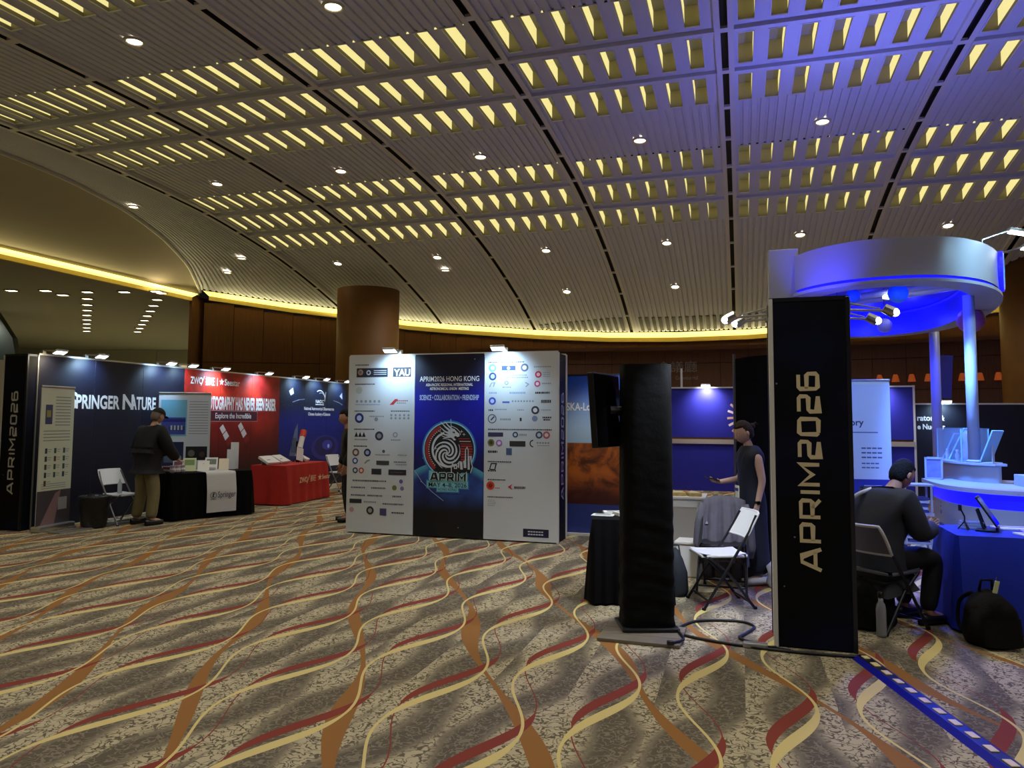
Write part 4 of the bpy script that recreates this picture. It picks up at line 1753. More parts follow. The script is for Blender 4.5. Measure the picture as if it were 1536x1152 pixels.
for k in range(5):
    dot(pr, R_, 1052 + 11 * k, 582, 4, GREY, None, O2)
word_bar(pr, R_, 1050, 594, 54, GREY, O2, 4)
word_bar(pr, R_, 845, 626, 46, INK, O2, 12)
block(pr, R_, 922, 612, 24, 36, (70, 90, 130), O2)
a = R_(866, 710)
pr.stroke([(a[0] + O2 - .045, a[1] - .04), (a[0] + O2 - .02, a[1] + .04), (a[0] + O2 + .05, a[1] + .04), (a[0] + O2 + .03, a[1] - .04), (a[0] + O2 - .045, a[1] - .04)], .014, INK)
word_bar(pr, R_, 846, 728, 38, INK, O2, 8)
dot(pr, R_, 857, 810, 18, (214, 70, 40), (150, 34, 20), O2)
word_bar(pr, R_, 876, 820, 22, REDI, O2, 4)
a = R_(940, 814)
pr.poly([(a[0] + O2 - .035, a[1]), (a[0] + O2 + .03, a[1] + .04), (a[0] + O2 + .01, a[1]), (a[0] + O2 + .03, a[1] - .04)], (190, 50, 70))
word_bar(pr, R_, 957, 810, 50, INK, O2, 12)
for k in range(4):
    word_bar(pr, R_, 846, 885 + 9 * k, 34, GREY, O2, 3)
block(pr, R_, 994, 1026, 104, 42, (20, 20, 52), O2)
word_bar(pr, R_, 1016, 1038, 62, (210, 210, 220), O2, 7) if False else None
for y in (1037, 1051):
    a, b = R_(1014, y), R_(1076, y + 6)
    for q in range(6):
        pr.rect(a[0] + O2 + q * .036, b[1], .028, a[1] - b[1], (206, 206, 216), 1)
pr.build('printed_logos', panels[2])

# middle board: words and emblem
M_ = fx(338, 822, 112, 1075)


def M2(x, y):
    a = M_(x, y)
    return (a[0] + PW, a[1])


pr = Print(y=.0)
XC = PW * 1.5
pr.text(XC, M2(0, 256)[1], .072, 'APRIM2026 HONG KONG', PAPER, al='c', bold=.008, width=.885)
pr.text(XC, M2(0, 281)[1], .038, 'ASIA-PACIFIC REGIONAL INTERNATIONAL', PAPER, al='c', bold=.03, width=.70)
pr.text(XC, M2(0, 302)[1], .038, 'ASTRONOMICAL UNION  MEETING', PAPER, al='c', bold=.03, width=.58)
pr.text(XC, M2(0, 355)[1], .072, 'SCIENCE • COLLABORATION • FRIENDSHIP', (190, 206, 246), al='c', bold=.02, width=.88)
pr.build('lettering', panels[1])
em = Print(y=.0)
C0 = M2(585, 615)
S = PW / 484.
RR = 172 * S


def E_(x, y):                               # emblem layout around its centre
    return (C0[0] + (x - 585) * S, C0[1] - (y - 615) * S)


GL1, GL2, CREAM, CRIM = (54, 120, 190), (150, 214, 236), (206, 210, 216), (150, 44, 44)
# planet limb behind
em.stroke([E_(342, 752), E_(400, 830), E_(470, 890), E_(550, 945)], .006, (180, 190, 214), 1)
em.disc(C0[0], C0[1], RR * 1.10, GL1, 1, 48)
em.disc(C0[0], C0[1], RR * 1.045, GL2, 2, 48)
for q_ in ((448, 826, 266, 74), (434, 862, 284, 44), (504, 886, 148, 28)):
    em.rect(*E_(q_[0] - 7, q_[1] + 7), (q_[2] + 14) * S, (q_[3] + 14) * S, GL1, 1)
    em.rect(*E_(q_[0], q_[1]), q_[2] * S, q_[3] * S, (128, 196, 206), 2)
em.disc(C0[0], C0[1], RR, (10, 12, 18), 3, 48)
em.ring(C0[0], C0[1], RR * .84, RR * .97, CRIM, 4, 112, 232)
for k in range(20):
    g_ = math.radians(116 + 5.8 * k)
    em.disc(C0[0] + RR * .815 * math.cos(g_), C0[1] + RR * .815 * math.sin(g_), .009, (220, 190, 180), 5, 8)
em.ring(C0[0] - .01, C0[1], RR * .60, RR * .68, CREAM, 4, 105, 300)
cg = E_(572, 640)
for k in range(5):
    pts_ = []
    for q in range(26):
        tq = q / 25
        g_ = 2 * PI * k / 5 + tq * 4.4
        r_ = RR * (.03 + .55 * tq ** .9)
        pts_.append((cg[0] + r_ * math.cos(g_), cg[1] + r_ * math.sin(g_)))
    em.stroke(pts_, .024, CREAM, 5, lambda q: .5 + .7 * math.sin(PI * min(1, q * 1.1)) if q < .9 else .35)
em.disc(cg[0], cg[1], .022, CREAM, 5)
rs = random.Random(5)
for k in range(26):
    g_, r_ = rs.uniform(0, 2 * PI), RR * rs.uniform(.3, .58)
    em.disc(cg[0] + r_ * math.cos(g_), cg[1] + r_ * math.sin(g_), .004, CREAM, 4, 6)
for x, y in ((672, 498), (688, 516), (492, 608)):
    a = E_(x, y)
    em.poly([(a[0] + (.026 if k % 2 == 0 else .006) * math.cos(PI * k / 4), a[1] + (.026 if k % 2 == 0 else .006) * math.sin(PI * k / 4)) for k in range(8)], CREAM, 5)
# sunset stripes and skyline
for k in range(9):
    y = 535 + 17 * k
    half = math.sqrt(max(0, 168 ** 2 - (y - 615) ** 2))
    x0 = 668 if k > 2 else 650 + 6 * k
    em.rect(*E_(x0, y + 12), (585 + half - 6 - x0) * S, (11 if k > 2 else 6) * S, (158, 46, 44) if k > 2 else ((196, 150, 150) if k % 2 else (150, 50, 50)), 4)
sky = [(604, 762), (604, 722), (612, 706), (624, 722), (624, 735), (640, 735), (640, 712), (652, 730), (656, 690), (668, 690), (668, 740), (676, 740), (676, 700), (690, 684), (692, 730),
       (700, 730), (700, 614), (710, 598), (718, 614), (718, 740), (724, 740), (724, 655), (736, 655), (740, 700), (748, 720), (735, 762)]
em.stroke([E_(*p) for p in sky], .012, CREAM, 5)
em.poly([E_(*p) for p in sky], (10, 12, 18), 4)
# dragon: horns, mane, head and jaw
for pts_, wd in (([(600, 500), (560, 470), (524, 436)], .03), ([(612, 488), (580, 462), (552, 432)], .026), ([(590, 512), (556, 498), (520, 468)], .028),
                 ([(586, 524), (552, 518), (516, 496)], .026), ([(590, 534), (556, 536), (528, 524)], .022)):
    em.stroke([E_(*p) for p in pts_], wd, CREAM, 6, lambda q: 1.15 - q)
em.poly([E_(*p) for p in ((576, 500), (598, 480), (622, 482), (640, 500), (656, 512), (658, 528), (644, 534), (630, 526), (618, 534), (628, 546), (636, 552), (620, 556), (604, 540), (588, 536))], CREAM, 6)
em.poly([E_(*p) for p in ((606, 500), (622, 498), (630, 510), (616, 508))], (10, 12, 18), 7)
em.stroke([E_(600, 480), E_(598, 450), E_(596, 418)], .010, GL2, 6)
em.stroke([E_(600, 462), E_(636, 478), E_(660, 500), (E_(664, 520))], .009, CREAM, 6)
for wd_, c_, lay_ in ((.40, (196, 222, 226), 6), (.23, (8, 9, 14), 8)):
    tot_ = sum(GLYPH[q_][0] for q_ in 'APRIM') + .45 * 4
    k_, x_ = 236 * S / tot_, E_(462, 0)[0]
    for q_ in 'APRIM':
        for st_ in GLYPH[q_][1]:
            em.stroke([(x_ + a_ * k_, E_(0, 815)[1] + b_ * 46 * S) for a_, b_ in st_], wd_ * 46 * S, c_, lay_)
        x_ += (GLYPH[q_][0] + .45) * k_
em.text(E_(578, 0)[0], E_(0, 856)[1], 28 * S, 'MAY 4–8, 2026', (12, 14, 20), 6, 'c', .005, width=264 * S)
em.text(E_(578, 0)[0], E_(0, 880)[1], 17 * S, 'HONG KONG', (26, 40, 60), 6, 'c', .0, width=128 * S)
em.build('emblem', panels[1])
for k, (u, lb) in enumerate(((-4.62, 'left one over the white meeting backdrop'), (-3.05, 'right one over the white meeting backdrop'))):
    clamp_lamp('silver LED arm lamp, ' + lb, P(u, 9.66, HW + .015), GRID, 48)

# ================================================================ stands behind, in the middle
SKA = mat('telescope_desert_print', (30, 70, 150), .5)
n = NT(SKA)
ob, x, y, z = n.coords()
a = n.noise(ob, 3.2, 5, .65, .6)
g = n.mix(n.step(z, 1.35, 2.2), lin((170, 196, 214)), lin((20, 66, 160)))
earth = n.mix(n.step(a, .35, .65), lin((84, 40, 22)), lin((196, 104, 36)))
earth = n.mix(n.step(z, .45, .95), lin((70, 24, 20)), earth)
g = n.mix(n.step(z, 1.29, 1.31), earth, g)
g = n.mix(n.step(z, .43, .44), lin((44, 60, 130)), g)
n.to(g, 'Base Color')
t = thing('booth_wall', 'printed wall with orange desert under blue sky right of the meeting backdrop', 'booth wall', P(-2.62, 10.55), GRID, 'booth back walls')
m = MB()
m.box((.75, .02, 1.14), (1.5, .03, 2.26), SKA)
m.build('panel', t)
m = MB()
m.box((.75, .03, 2.27), (1.52, .05, .03), DARKSTEEL)
m.box((.75, -.02, .015), (1.54, .12, .03), PALE)
m.build('rail', t)
pr = Print(y=.003)
pr.text(.225, 1.765, .11, 'SKA-Low', PAPER, bold=.02, width=.44)
pr.rect(.23, 1.70, .42, .018, (130, 160, 200))
for k in range(6):
    pr.stroke([(.36 + .05 * k, 1.42), (.36 + .05 * k, 1.56)], .008, (170, 190, 215))
    pr.stroke([(.34 + .05 * k, 1.53), (.38 + .05 * k, 1.53)], .008, (170, 190, 215))
pr.build('lettering', t)
spot('arm_lamp_beam', P(-1.7, 9.9, 2.6), P(-1.7, 10.6, 1.4), 35, (.9, .95, 1), 80, .8, .05)

BLUEW = mat('blue_booth_print', (34, 36, 140), .5)
for k, (u0, W, lb) in enumerate(((-1.62, 1.72, 'plain violet-blue booth wall with a pale rail behind the woman'), (2.05, 1.45, 'plain violet-blue booth wall with a pale rail behind the hanging planets'))):
    t = thing('booth_wall', lb, 'booth wall', P(u0, 17.5), GRID, 'booth back walls')
    for q in range(2):
        m = MB()
        m.box((W / 2, .02, .62 + q * 1.2), (W, .03, 1.13), BLUEW)
        m.build('panel', t)
    m = MB()
    m.box((W / 2, .0, 1.13 + .03), (W, .06, .10), mat('beige_rail', (170, 160, 140), .5))
    m.box((W / 2, .0, 2.38), (W + .04, .06, .03), PALE)
    m.build('rail', t)
    for q in (0, W):
        m = MB()
        m.box((q, .02, 1.2), (.04, .06, 2.4), PALE)
        m.build('post', t)
    clamp_lamp('warm white arm lamp over the violet-blue wall ' + ('behind the woman' if k == 0 else 'behind the planets'), P(u0 + W * .52, 17.48, 2.39), GRID, 70, (.95, .9, 1))
    if k == 0:
        pr = Print(y=.0)
        for q in range(8):
            g_ = math.radians(100 + 21 * q)
            a_ = (W - .02 + .18 * math.cos(g_) * .9, 1.72 + .22 * math.sin(g_))
            b_ = (W - .02 + .40 * math.cos(g_) * .9, 1.72 + .46 * math.sin(g_))
            pr.stroke([a_, b_], .05, (226, 210, 206) if q % 2 else (214, 170, 150))
        pr.build('fan_emblem', t)
        for q in (.08, .34, 1.5, 1.78):
            m = MB()
            m.box((q, .06, 2.6), (.045, .04, .45), PALE)
            m.build('mast', t)

# dark text wall deep behind the kiosk columns
t = thing('booth_wall', 'near-black booth wall with two short white text lines behind the kiosk', 'booth wall', P(3.55, 17.6), GRID, 'booth back walls')
m = MB()
m.box((1.0, .02, 1.0), (2.0, .03, 2.0), mat('dark_print', (14, 16, 34), .5))
m.build('panel', t)
m = MB()
m.box((1.0, .02, 2.01), (2.04, .05, .03), PALE)
m.build('rail', t)
pr = Print(y=.0)
pr.text(.02, 1.66, .12, 'ratory &', PAPER, bold=.03, width=.52)
pr.text(.02, 1.48, .11, 'e Nuclear', PAPER, bold=.03, width=.52)
pr.build('lettering', t)
clamp_lamp('cool LED arm lamp over the near-black text wall', P(4.05, 17.58, 2.02), GRID, 40)
t = thing('flag_banner', 'tall narrow blue pole banner deep behind the kiosk', 'banner', Vector((9.25, 16.0, 0)), -.3)
m = MB()
m.tube([(0, 0, 0), (0, 0, 3.1)], .02, DARKSTEEL, 8)
m.lathe([(.22, 0), (.22, .02), (.03, .05)], DARKSTEEL, 20)
m.build('pole', t)
m = MB()
m.box((0, -.03, 2.6), (.34, .012, .92), mat('flag_blue', (56, 58, 170), .6), (0, .06, 0))
m.build('flag', t)
pr = Print(y=-.04)
for k in range(6):
    pr.rect(-.12, 2.25 + .12 * k, .06, .07, (150, 160, 210))
pr.build('print', t)

# ================================================================ right foreground
banner_column('tall black banner column with vertical event name standing at the cable ramp', P(.49, 6.03, 0), GRID, .55, .40, 2.53, .05, .56, 1.97, .13, .2)
for k, (x, y, z, s_, lb) in enumerate(((-.275, -.16, 2.42, -1, 'front one reaching from the pale edge of the tall banner column'), (-.275, .16, 2.43, -1, 'rear one on the pale edge of the tall banner column'),
                                       (.275, -.12, 2.44, 1, 'front one on the kiosk side of the tall banner column'), (.275, .17, 2.42, 1, 'rear one on the kiosk side of the tall banner column'))):
    t = thing('rail_spotlight', 'slim silver arm spotlight, ' + lb, 'lamp', P(.49 + x, 6.03 + y, z), GRID, 'arm spotlights on the tall banner column')
    m = MB()
    L = .24 if k in (0, 2) else .17
    m.tube([(0, 0, 0), (s_ * L, 0, -.015)], .009, ALU, 6)
    m.tube([(0, 0, .05), (s_ * L * .9, 0, .0)], .006, ALU, 6)
    m.box((0, 0, .02), (.03, .05, .09), ALU)
    m.build('arm', t)
    m = MB()
    m.tube([(s_ * L, 0, .005), (s_ * (L + .07), 0, -.035)], [.035, .04], ALU, 12)
    ho = m.build('lamp_head', t)
    m = MB()
    m.ball((s_ * (L + .072), -.012, -.032), (.03, .034, .03), mat('spot_lens', (240, 246, 255), .3, emit=9, ecol=(230, 240, 255)), 10)
    m.build('lens', ho)
    wp = P(.49 + x, 6.03 + y, z) + Matrix.Rotation(GRID, 3, 'Z') @ Vector((s_ * (L + .1), -.01, -.04))
    spot('rail_spot_beam', wp, wp + (Vector((-.55, 1., -1.9)) if s_ < 0 else Vector((1.9, 2.3, -1.35))), (150, 170, 240, 200)[k], (.78, .87, 1.) if s_ < 0 else (.22, .42, 1.), 90, .8, .03)

# totem: screen post wrapped in black stretch cloth
TT = thing('screen_totem', 'tall black cloth-wrapped screen post standing on a wooden board', 'totem', P(-.72, 5.98, 0) + Vector((0, 0, .03)), math.radians(2))
m = MB()


def tot(i, j):
    g_ = 2 * PI * i
    z = 2.03 * j
    w_, d_ = .19 + .012 * (1 - j), .15
    k = (abs(math.cos(g_)) ** 5 + abs(math.sin(g_)) ** 5) ** (-.2)
    r_ = .004 * math.sin(z * 34 + 2 * math.cos(g_ * 2 + z)) * max(.1, min(1, 1.2 - z)) + .0025 * math.sin(z * 67 + 3 * g_ + 4 * math.sin(3 * z)) * max(.2, min(1, 1.4 - z))
    return ((w_ * k + r_) * math.cos(g_), (d_ * k + r_) * math.sin(g_), z)


STRETCH = mat('stretch_cloth', (6, 6, 7), .8, bump=.3, nscale=12, spec=.15)
m.grid(tot, 56, 90, STRETCH, closed=True)
m.prism([tot(k / 28, 1)[:2] for k in range(28)], 2.028, 2.032, STRETCH)
m.build('cloth_cover', TT, True)
m = MB()
m.box((0, 0, .012), (.44, .36, .024), BLACK, None, .008)
m.build('base', TT)
TV = thing('flat_screen', 'black flat screen seen edge-on hanging on the cloth-wrapped post', 'screen', P(-.72, 5.98, 0) + Vector((-.19, .02, 1.70)), 0)
m = MB()
R = Euler((0, 0, math.radians(58))).to_matrix().to_4x4()
cen = Vector((-.13, -.06, 0))
M0 = Matrix.Translation(cen) @ Matrix.Rotation(math.radians(60), 4, 'Z') @ Matrix.Rotation(math.radians(-4), 4, 'X')
m.box((0, 0, 0), (.52, .05, .58), BLACK, None, .01)
m.v = [tuple(M0 @ Vector(p)) for p in m.v]
m.build('housing', TV)
m = MB()
m.box((0, -.028, 0), (.49, .006, .55), GLOSSBLACK)
m.v = [tuple(M0 @ Vector(p)) for p in m.v]
m.build('screen_glass', TV)
m = MB()
m.box((0, .05, 0), (.22, .06, .22), BLACK, None, .01)
m.v = [tuple(M0 @ Vector(p)) for p in m.v]
m.tube([cen + Vector((.03, 0, 0)), (.1, 0, 0)], .035, BLACK, 8)
m.build('bracket', TV)
t = thing('floor_board', 'flat wooden board on the carpet under the cloth-wrapped post', 'board', Vector((1.0, 5.77, 0)), GRID - .02)
m = MB()
for k in range(3):
    m.box((0, -.17 + .17 * k, .013), (.60, .165, .024), mat('pale_wood', (112, 102, 88), .5, noise=.2, nscale=6), None, .003)
m.build('plank', t)
cb = cloth_table('draped_table', 'black draped table close behind the cloth-wrapped post', 'table', P(-1.0, 7.02), GRID + .12, .62, .62, BLACKCLOTH)
for k, (x, y, w_, lb) in enumerate(((-.30, -.05, .20, 'white sheet of paper near the corner of the black table'), (-.22, .14, .22, 'white booklet farther back on the black table'), (-.12, .02, .16, 'white card beside the post on the black table'))):
    t = thing('paper_sheet', lb, 'paper', P(-.93 + x, 7.0 + y, .743), GRID + .3 * k, 'papers on the black table')
    m = MB()
    m.box((0, 0, .004 + .006 * k), (w_, .14, .006 + .012 * k), PAPER)
    m.build('sheet', t)
    m = MB()
    m.box((0, 0, .009 + .012 * k), (w_ * .7, .07, .001), ink(GREY))
    m.build('print', t)

# white counter, white stool box
CT = thing('display_counter', 'low white display counter with grey framed front near the woman', 'counter', P(-.78, 9.15), GRID)
m = MB()
m.box((0, 0, .36), (.72, .46, .72), WHITE, None, .008)
m.build('body', CT)
m = MB()
for a, b, c, d in ((-.32, .36, .06, .66), (.32, .36, .06, .66), (0, .06, .70, .06), (0, .66, .70, .06)):
    m.box((a, -.236, b), (c, .016, d), WHITE)
m.build('front_frame', CT)
m = MB()
m.box((0, -.231, .36), (.58, .006, .54), mat('grey_panel', (176, 174, 168), .5))
m.build('front_panel', CT)
m = MB()
m.box((0, 0, .735), (.78, .52, .03), WHITE, None, .006)
m.build('top', CT)
for k in range(4):
    t = thing('gold_tile', 'small gold and cream patterned sample, %s along the white counter top' % ORD[k], 'sample', P(-1.05 + .17 * k, 9.05, .75), GRID + .1 * k, 'gold samples on the white counter')
    m = MB()
    m.box((0, 0, .02), (.15, .22, .04), mat('gold_cream', (196, 170, 104), .4, noise=.4, nscale=18), (.0, 0, 0), .004)
    m.build('block', t)
    m = MB()
    m.box((0, 0, .042), (.10, .16, .004), mat('cream', (220, 212, 184), .5))
    m.build('inlay', t)
t = thing('stool_box', 'small white box stool in front of the white counter', 'stool', P(-.5, 8.22), GRID - .1)
m = MB()
m.box((0, 0, .17), (.30, .26, .34), WHITE, None, .012)
m.build('body', t)
m = MB()
m.box((0, 0, .35), (.34, .30, .03), WHITE, None, .01)
m.build('lid', t)

# chairs by the woman
folding_chair('white folding chair with open seat beside the cloth-wrapped post', P(-.2, 7.02), math.radians(-86), SEATWHITE, DARKSTEEL)
folding_chair('folding chair hidden under a grey jacket in front of the woman', P(-.18, 7.55), math.radians(-20), DARKSTEEL, DARKSTEEL)
JK = mat('grey_jacket', (92, 90, 104), .8, noise=.2, nscale=12, bump=.5)
t = thing('draped_jacket', 'grey jacket draped over the back of the rear folding chair', 'jacket', P(-.18, 7.55), math.radians(-20))
m = MB()


def jk(i, j):
    s_ = j * 1.45 - .62                      # over the chair back, front side to rear side
    x = (i - .5) * (.40 + .14 * abs(s_))
    f_ = .022 * math.sin(i * 21 + s_ * 3) * min(1, abs(s_) * 3) + .012 * math.sin(i * 43 + 2)
    top = .86 - .04 * (2 * i - 1) ** 2
    if s_ < -.04:
        return (x, .235 + (s_ + .04) * .34 + f_, top + s_ * .95)
    if s_ > .04:
        return (x, .325 + (s_ - .04) * .12 + f_, top - s_ * .98)
    g_ = (s_ + .04) / .08
    return (x, .235 + .09 * g_, top + .02 * math.sin(PI * g_))


m.grid(jk, 34, 44, JK)
jo = m.build('body', t, True)
sol = jo.modifiers.new('thick', 'SOLIDIFY')
sol.thickness = .014
m = MB()
m.tube([(.20, .24, .80), (.24, .20, .60), (.26, .18, .40), (.24, .2, .30)], [.035, .045, .04, .035], JK, 10)
m.build('sleeve', t, True)
m = MB()
m.tube([(-.20, .24, .80), (-.24, .22, .60), (-.26, .20, .42), (-.24, .2, .32)], [.035, .045, .04, .035], JK, 10)
m.build('sleeve', t, True)
t = thing('dark_bag', 'dark grey bag slumped against the end of the black table', 'bag', P(-.60, 7.22), GRID)
m = MB()
DKB = mat('dark_bag_cloth', (34, 40, 48), .7, bump=.4, nscale=14)
m.lathe([(.10, 0), (.12, .05), (.11, .22), (.07, .34), (.03, .42), (.01, .44)], DKB, 18, Matrix.Diagonal((1, .8, 1, 1)))
m.build('body', t, True)
m = MB()
m.tube([(-.05, 0, .36), (-.03, .02, .46), (.03, .02, .46), (.05, 0, .34)], .01, DKB, 6)
m.build('handle', t, True)
t = thing('dark_partition', 'tall black fabric partition behind the woman', 'partition', P(.42, 9.25), GRID)
m = MB()
m.grid(lambda i, j: ((i - .5) * .95, .012 * math.sin(i * 30 + j) * (1 - .3 * j), .02 + (2.34 + .04 * math.sin(4 * i)) * j), 40, 12, BLACKCLOTH)
m.grid(lambda i, j: ((.5 - i) * .95, .03, .02 + 2.3 * j), 4, 4, BLACKCLOTH)
m.build('cloth', t, True)
for sx in (-1, 1):
    m = MB()
    m.tube([(sx * .48, .02, 0), (sx * .48, .02, 2.42)], .018, STEEL, 8)
    m.box((sx * .48, .02, .01), (.05, .4, .02), STEEL)
    m.build('pole', t)
t = thing('tote_bag', 'crumpled white bag on the floor behind the woman', 'bag', Vector((2.62, 7.42, 0)), 0)
m = MB()
m.lathe([(.09, 0), (.12, .05), (.10, .14), (.12, .2), (.07, .25), (.02, .22)], mat('white_bag', (190, 188, 196), .5, bump=.8, nscale=20), 14)
m.build('body', t, True)
m = MB()
m.tube([(-.06, 0, .22), (0, 0, .32), (.06, 0, .22)], .008, WHITE, 6)
m.build('handle', t)

# cables and the floor ramp
CABLE = mat('black_cable', (14, 14, 16), .45)


def spline(ps, n=12):
    out = []
    ps = [Vector(p) for p in ps]
    q = [ps[0]] + ps + [ps[-1]]
    for i in range(1, len(q) - 2):
        for k in range(n):
            t_ = k / n
            a, b, c, d = q[i - 1], q[i], q[i + 1], q[i + 2]
            out.append(.5 * ((2 * b) + (-a + c) * t_ + (2 * a - 5 * b + 4 * c - d) * t_ ** 2 + (-a + 3 * b - 3 * c + d) * t_ ** 3))
    out.append(ps[-1])
    return out


for lb, ps in (('black cable looping over the carpet behind the banner column and post', [P(-.5, 6.02, .012), P(-.36, 6.32, .012), P(-.05, 6.42, .012), P(.08, 6.3, .012), P(.02, 6.08, .012), P(-.02, 5.92, .012), P(.2, 5.74, .012)]),
               ('straight black cable running from the post to the banner column', [P(-.5, 5.92, .012), P(-.3, 5.82, .012), P(.05, 5.73, .012), P(.4, 5.70, .012), P(.78, 5.72, .012)]),
               ('short black cable lying across the wooden board', [P(-.50, 5.97, .05), P(-.46, 5.85, .034), P(-.42, 5.68, .034), P(-.5, 5.56, .034)])):
    t = thing('cable', lb, 'cable', (0, 0, 0))
    m = MB()
    m.tube(spline(ps), .011, CABLE, 8)
    m.build('cord', t, True)
    m = MB()
    p_ = Vector(ps[-1])
    m.box(p_ + Vector((0, 0, .004)), (.05, .03, .028), BLACK, None, .006)
    m.build('plug', t)
t = thing('power_adapter', 'small grey power adapter on the cable at the foot of the banner column', 'adapter', P(.08, 5.75, 0), GRID)
m = MB()
m.box((0, 0, .02), (.17, .06, .04), ALU, None, .008)
m.build('body', t)
m = MB()
m.tube([(.08, 0, .02), (.16, .01, .015), (.24, .0, .012)], .007, CABLE, 6)
m.build('lead', t)
ra, rb = Vector((2.42, 5.27, 0)), Vector((2.34, 3.15, 0))
dr = rb - ra
RL = dr.length
rr_ = math.atan2(dr.y, dr.x)
t = thing('cable_ramp', 'cable ramp with a blue sheen coloured into its edges and cream marker blocks crossing the carpet', 'cable ramp', ra, rr_)
RAMPB = mat('ramp_blue_sheen', (24, 26, 150), .3)  # reflected blue light painted in as the colour of the edges
RAMPK = mat('ramp_black', (16, 16, 34), .3)
m = MB()
m.add([(0, -.075, 0), (0, -.035, .022), (0, .035, .022), (0, .075, 0), (RL, -.075, 0), (RL, -.035, .022), (RL, .035, .022), (RL, .075, 0)], [(0, 1, 2, 3), (7, 6, 5, 4), (1, 5, 6, 2)], RAMPK)
m.add([(0, -.075, 0), (0, -.035, .022), (RL, -.035, .022), (RL, -.075, 0)], [(0, 3, 2, 1)], RAMPB)
m.add([(0, .075, 0), (0, .035, .022), (RL, .035, .022), (RL, .075, 0)], [(0, 1, 2, 3)], RAMPB)
m.build('ramp', t)
mk = MB()
mk.box((0, 0, 0), (.075, .042, .006), mat('ramp_marker', (226, 206, 150), .5), None, .002)
MK = mk.mesh('marker_block')
k = 0
x = .06
while x < RL - .05:
    o = bpy.data.objects.new('marker_block', MK)
    link(o, t)
    o.location = (x, 0, .0245)
    x += .158

# seated man's corner: blue table, bags
BLUECLOTH = mat('blue_cloth', (18, 44, 170), .75, noise=.15, nscale=10, bump=.2)
BT = P(2.62, 7.02)
cloth_table('draped_table', 'long blue draped table at the seated man', 'table', BT, GRID, 2.0, .66, BLUECLOTH, folds=14, amp=.012)


def bt(x, y, z=.743):
    return on(BT, GRID, x, y, z)


t = thing('tablet_on_stand', 'dark tablet tilted on a black stand on the blue table', 'tablet', bt(-.70, .02), GRID + math.radians(70))
m = MB()
R = Euler((math.radians(-32), 0, 0)).to_matrix().to_4x4()
m.box((0, .0, .16), (.24, .014, .27), BLACK, R, .006)
m.build('tablet', t)
m = MB()
m.box((0, -.008, .158), (.22, .004, .245), GLOSSBLACK, R)
m.build('screen', t)
m = MB()
m.tube([(-.06, .02, .008), (-.04, .07, .17)], .010, BLACK, 6)
m.tube([(.06, .02, .008), (.04, .07, .17)], .010, BLACK, 6)
m.box((0, .01, .008), (.2, .14, .014), BLACK, None, .004)
m.box((0, -.07, .02), (.14, .02, .03), BLACK)
m.build('stand', t)
t = thing('phone_tripod', 'small black phone tripod between tablet and seated man', 'tripod', bt(-.87, .0), 0)
m = MB()
for k in range(3):
    g_ = 2 * PI * k / 3 + .4
    m.tube([(0, 0, .07), (.05 * math.cos(g_), .05 * math.sin(g_), .004)], .005, BLACK, 6)
m.build('leg', t)
m = MB()
m.tube([(0, 0, .06), (0, 0, .11), (-.03, 0, .17)], .006, BLACK, 6)
m.box((-.035, 0, .18), (.012, .03, .05), BLACK)
m.build('clamp', t)
t = thing('leaflet_stack', 'small grey leaflet stack by the foot of the tablet stand', 'leaflets', bt(-.80, .12), GRID)
m = MB()
for k in range(6):
    m.box((.002 * k, 0, .005 + .01 * k), (.16, .1, .009), ink((170, 170, 190) if k % 2 else (140, 140, 170)))
m.build('sheets', t)
m = MB()
m.box((0, 0, .062), (.12, .06, .002), ink((90, 96, 130)))
m.build('print', t)
for k, (x, y, w_, rz, lb) in enumerate(((-.40, -.16, .30, .2, 'white leaflet nearest the front edge of the blue table'), (-.34, .02, .24, -.1, 'pale leaflet lying in the middle of the blue table'),
                                        (-.46, .20, .30, .05, 'white booklet at the back edge of the blue table'), (-.12, -.12, .3, -.15, 'white leaflet partly out of the frame on the blue table'))):
    t = thing('leaflet_sheet', lb, 'leaflet', bt(x, y), GRID + rz, 'leaflets lying on the blue table')
    m = MB()
    m.box((0, 0, .006), (w_, .17, .012), PAPER if k != 1 else ink((170, 150, 200)))
    m.build('sheet', t)
    m = MB()
    m.box((0, .02, .0128), (w_ * .7, .06, .001), ink((120, 120, 190)))
    m.build('print', t)


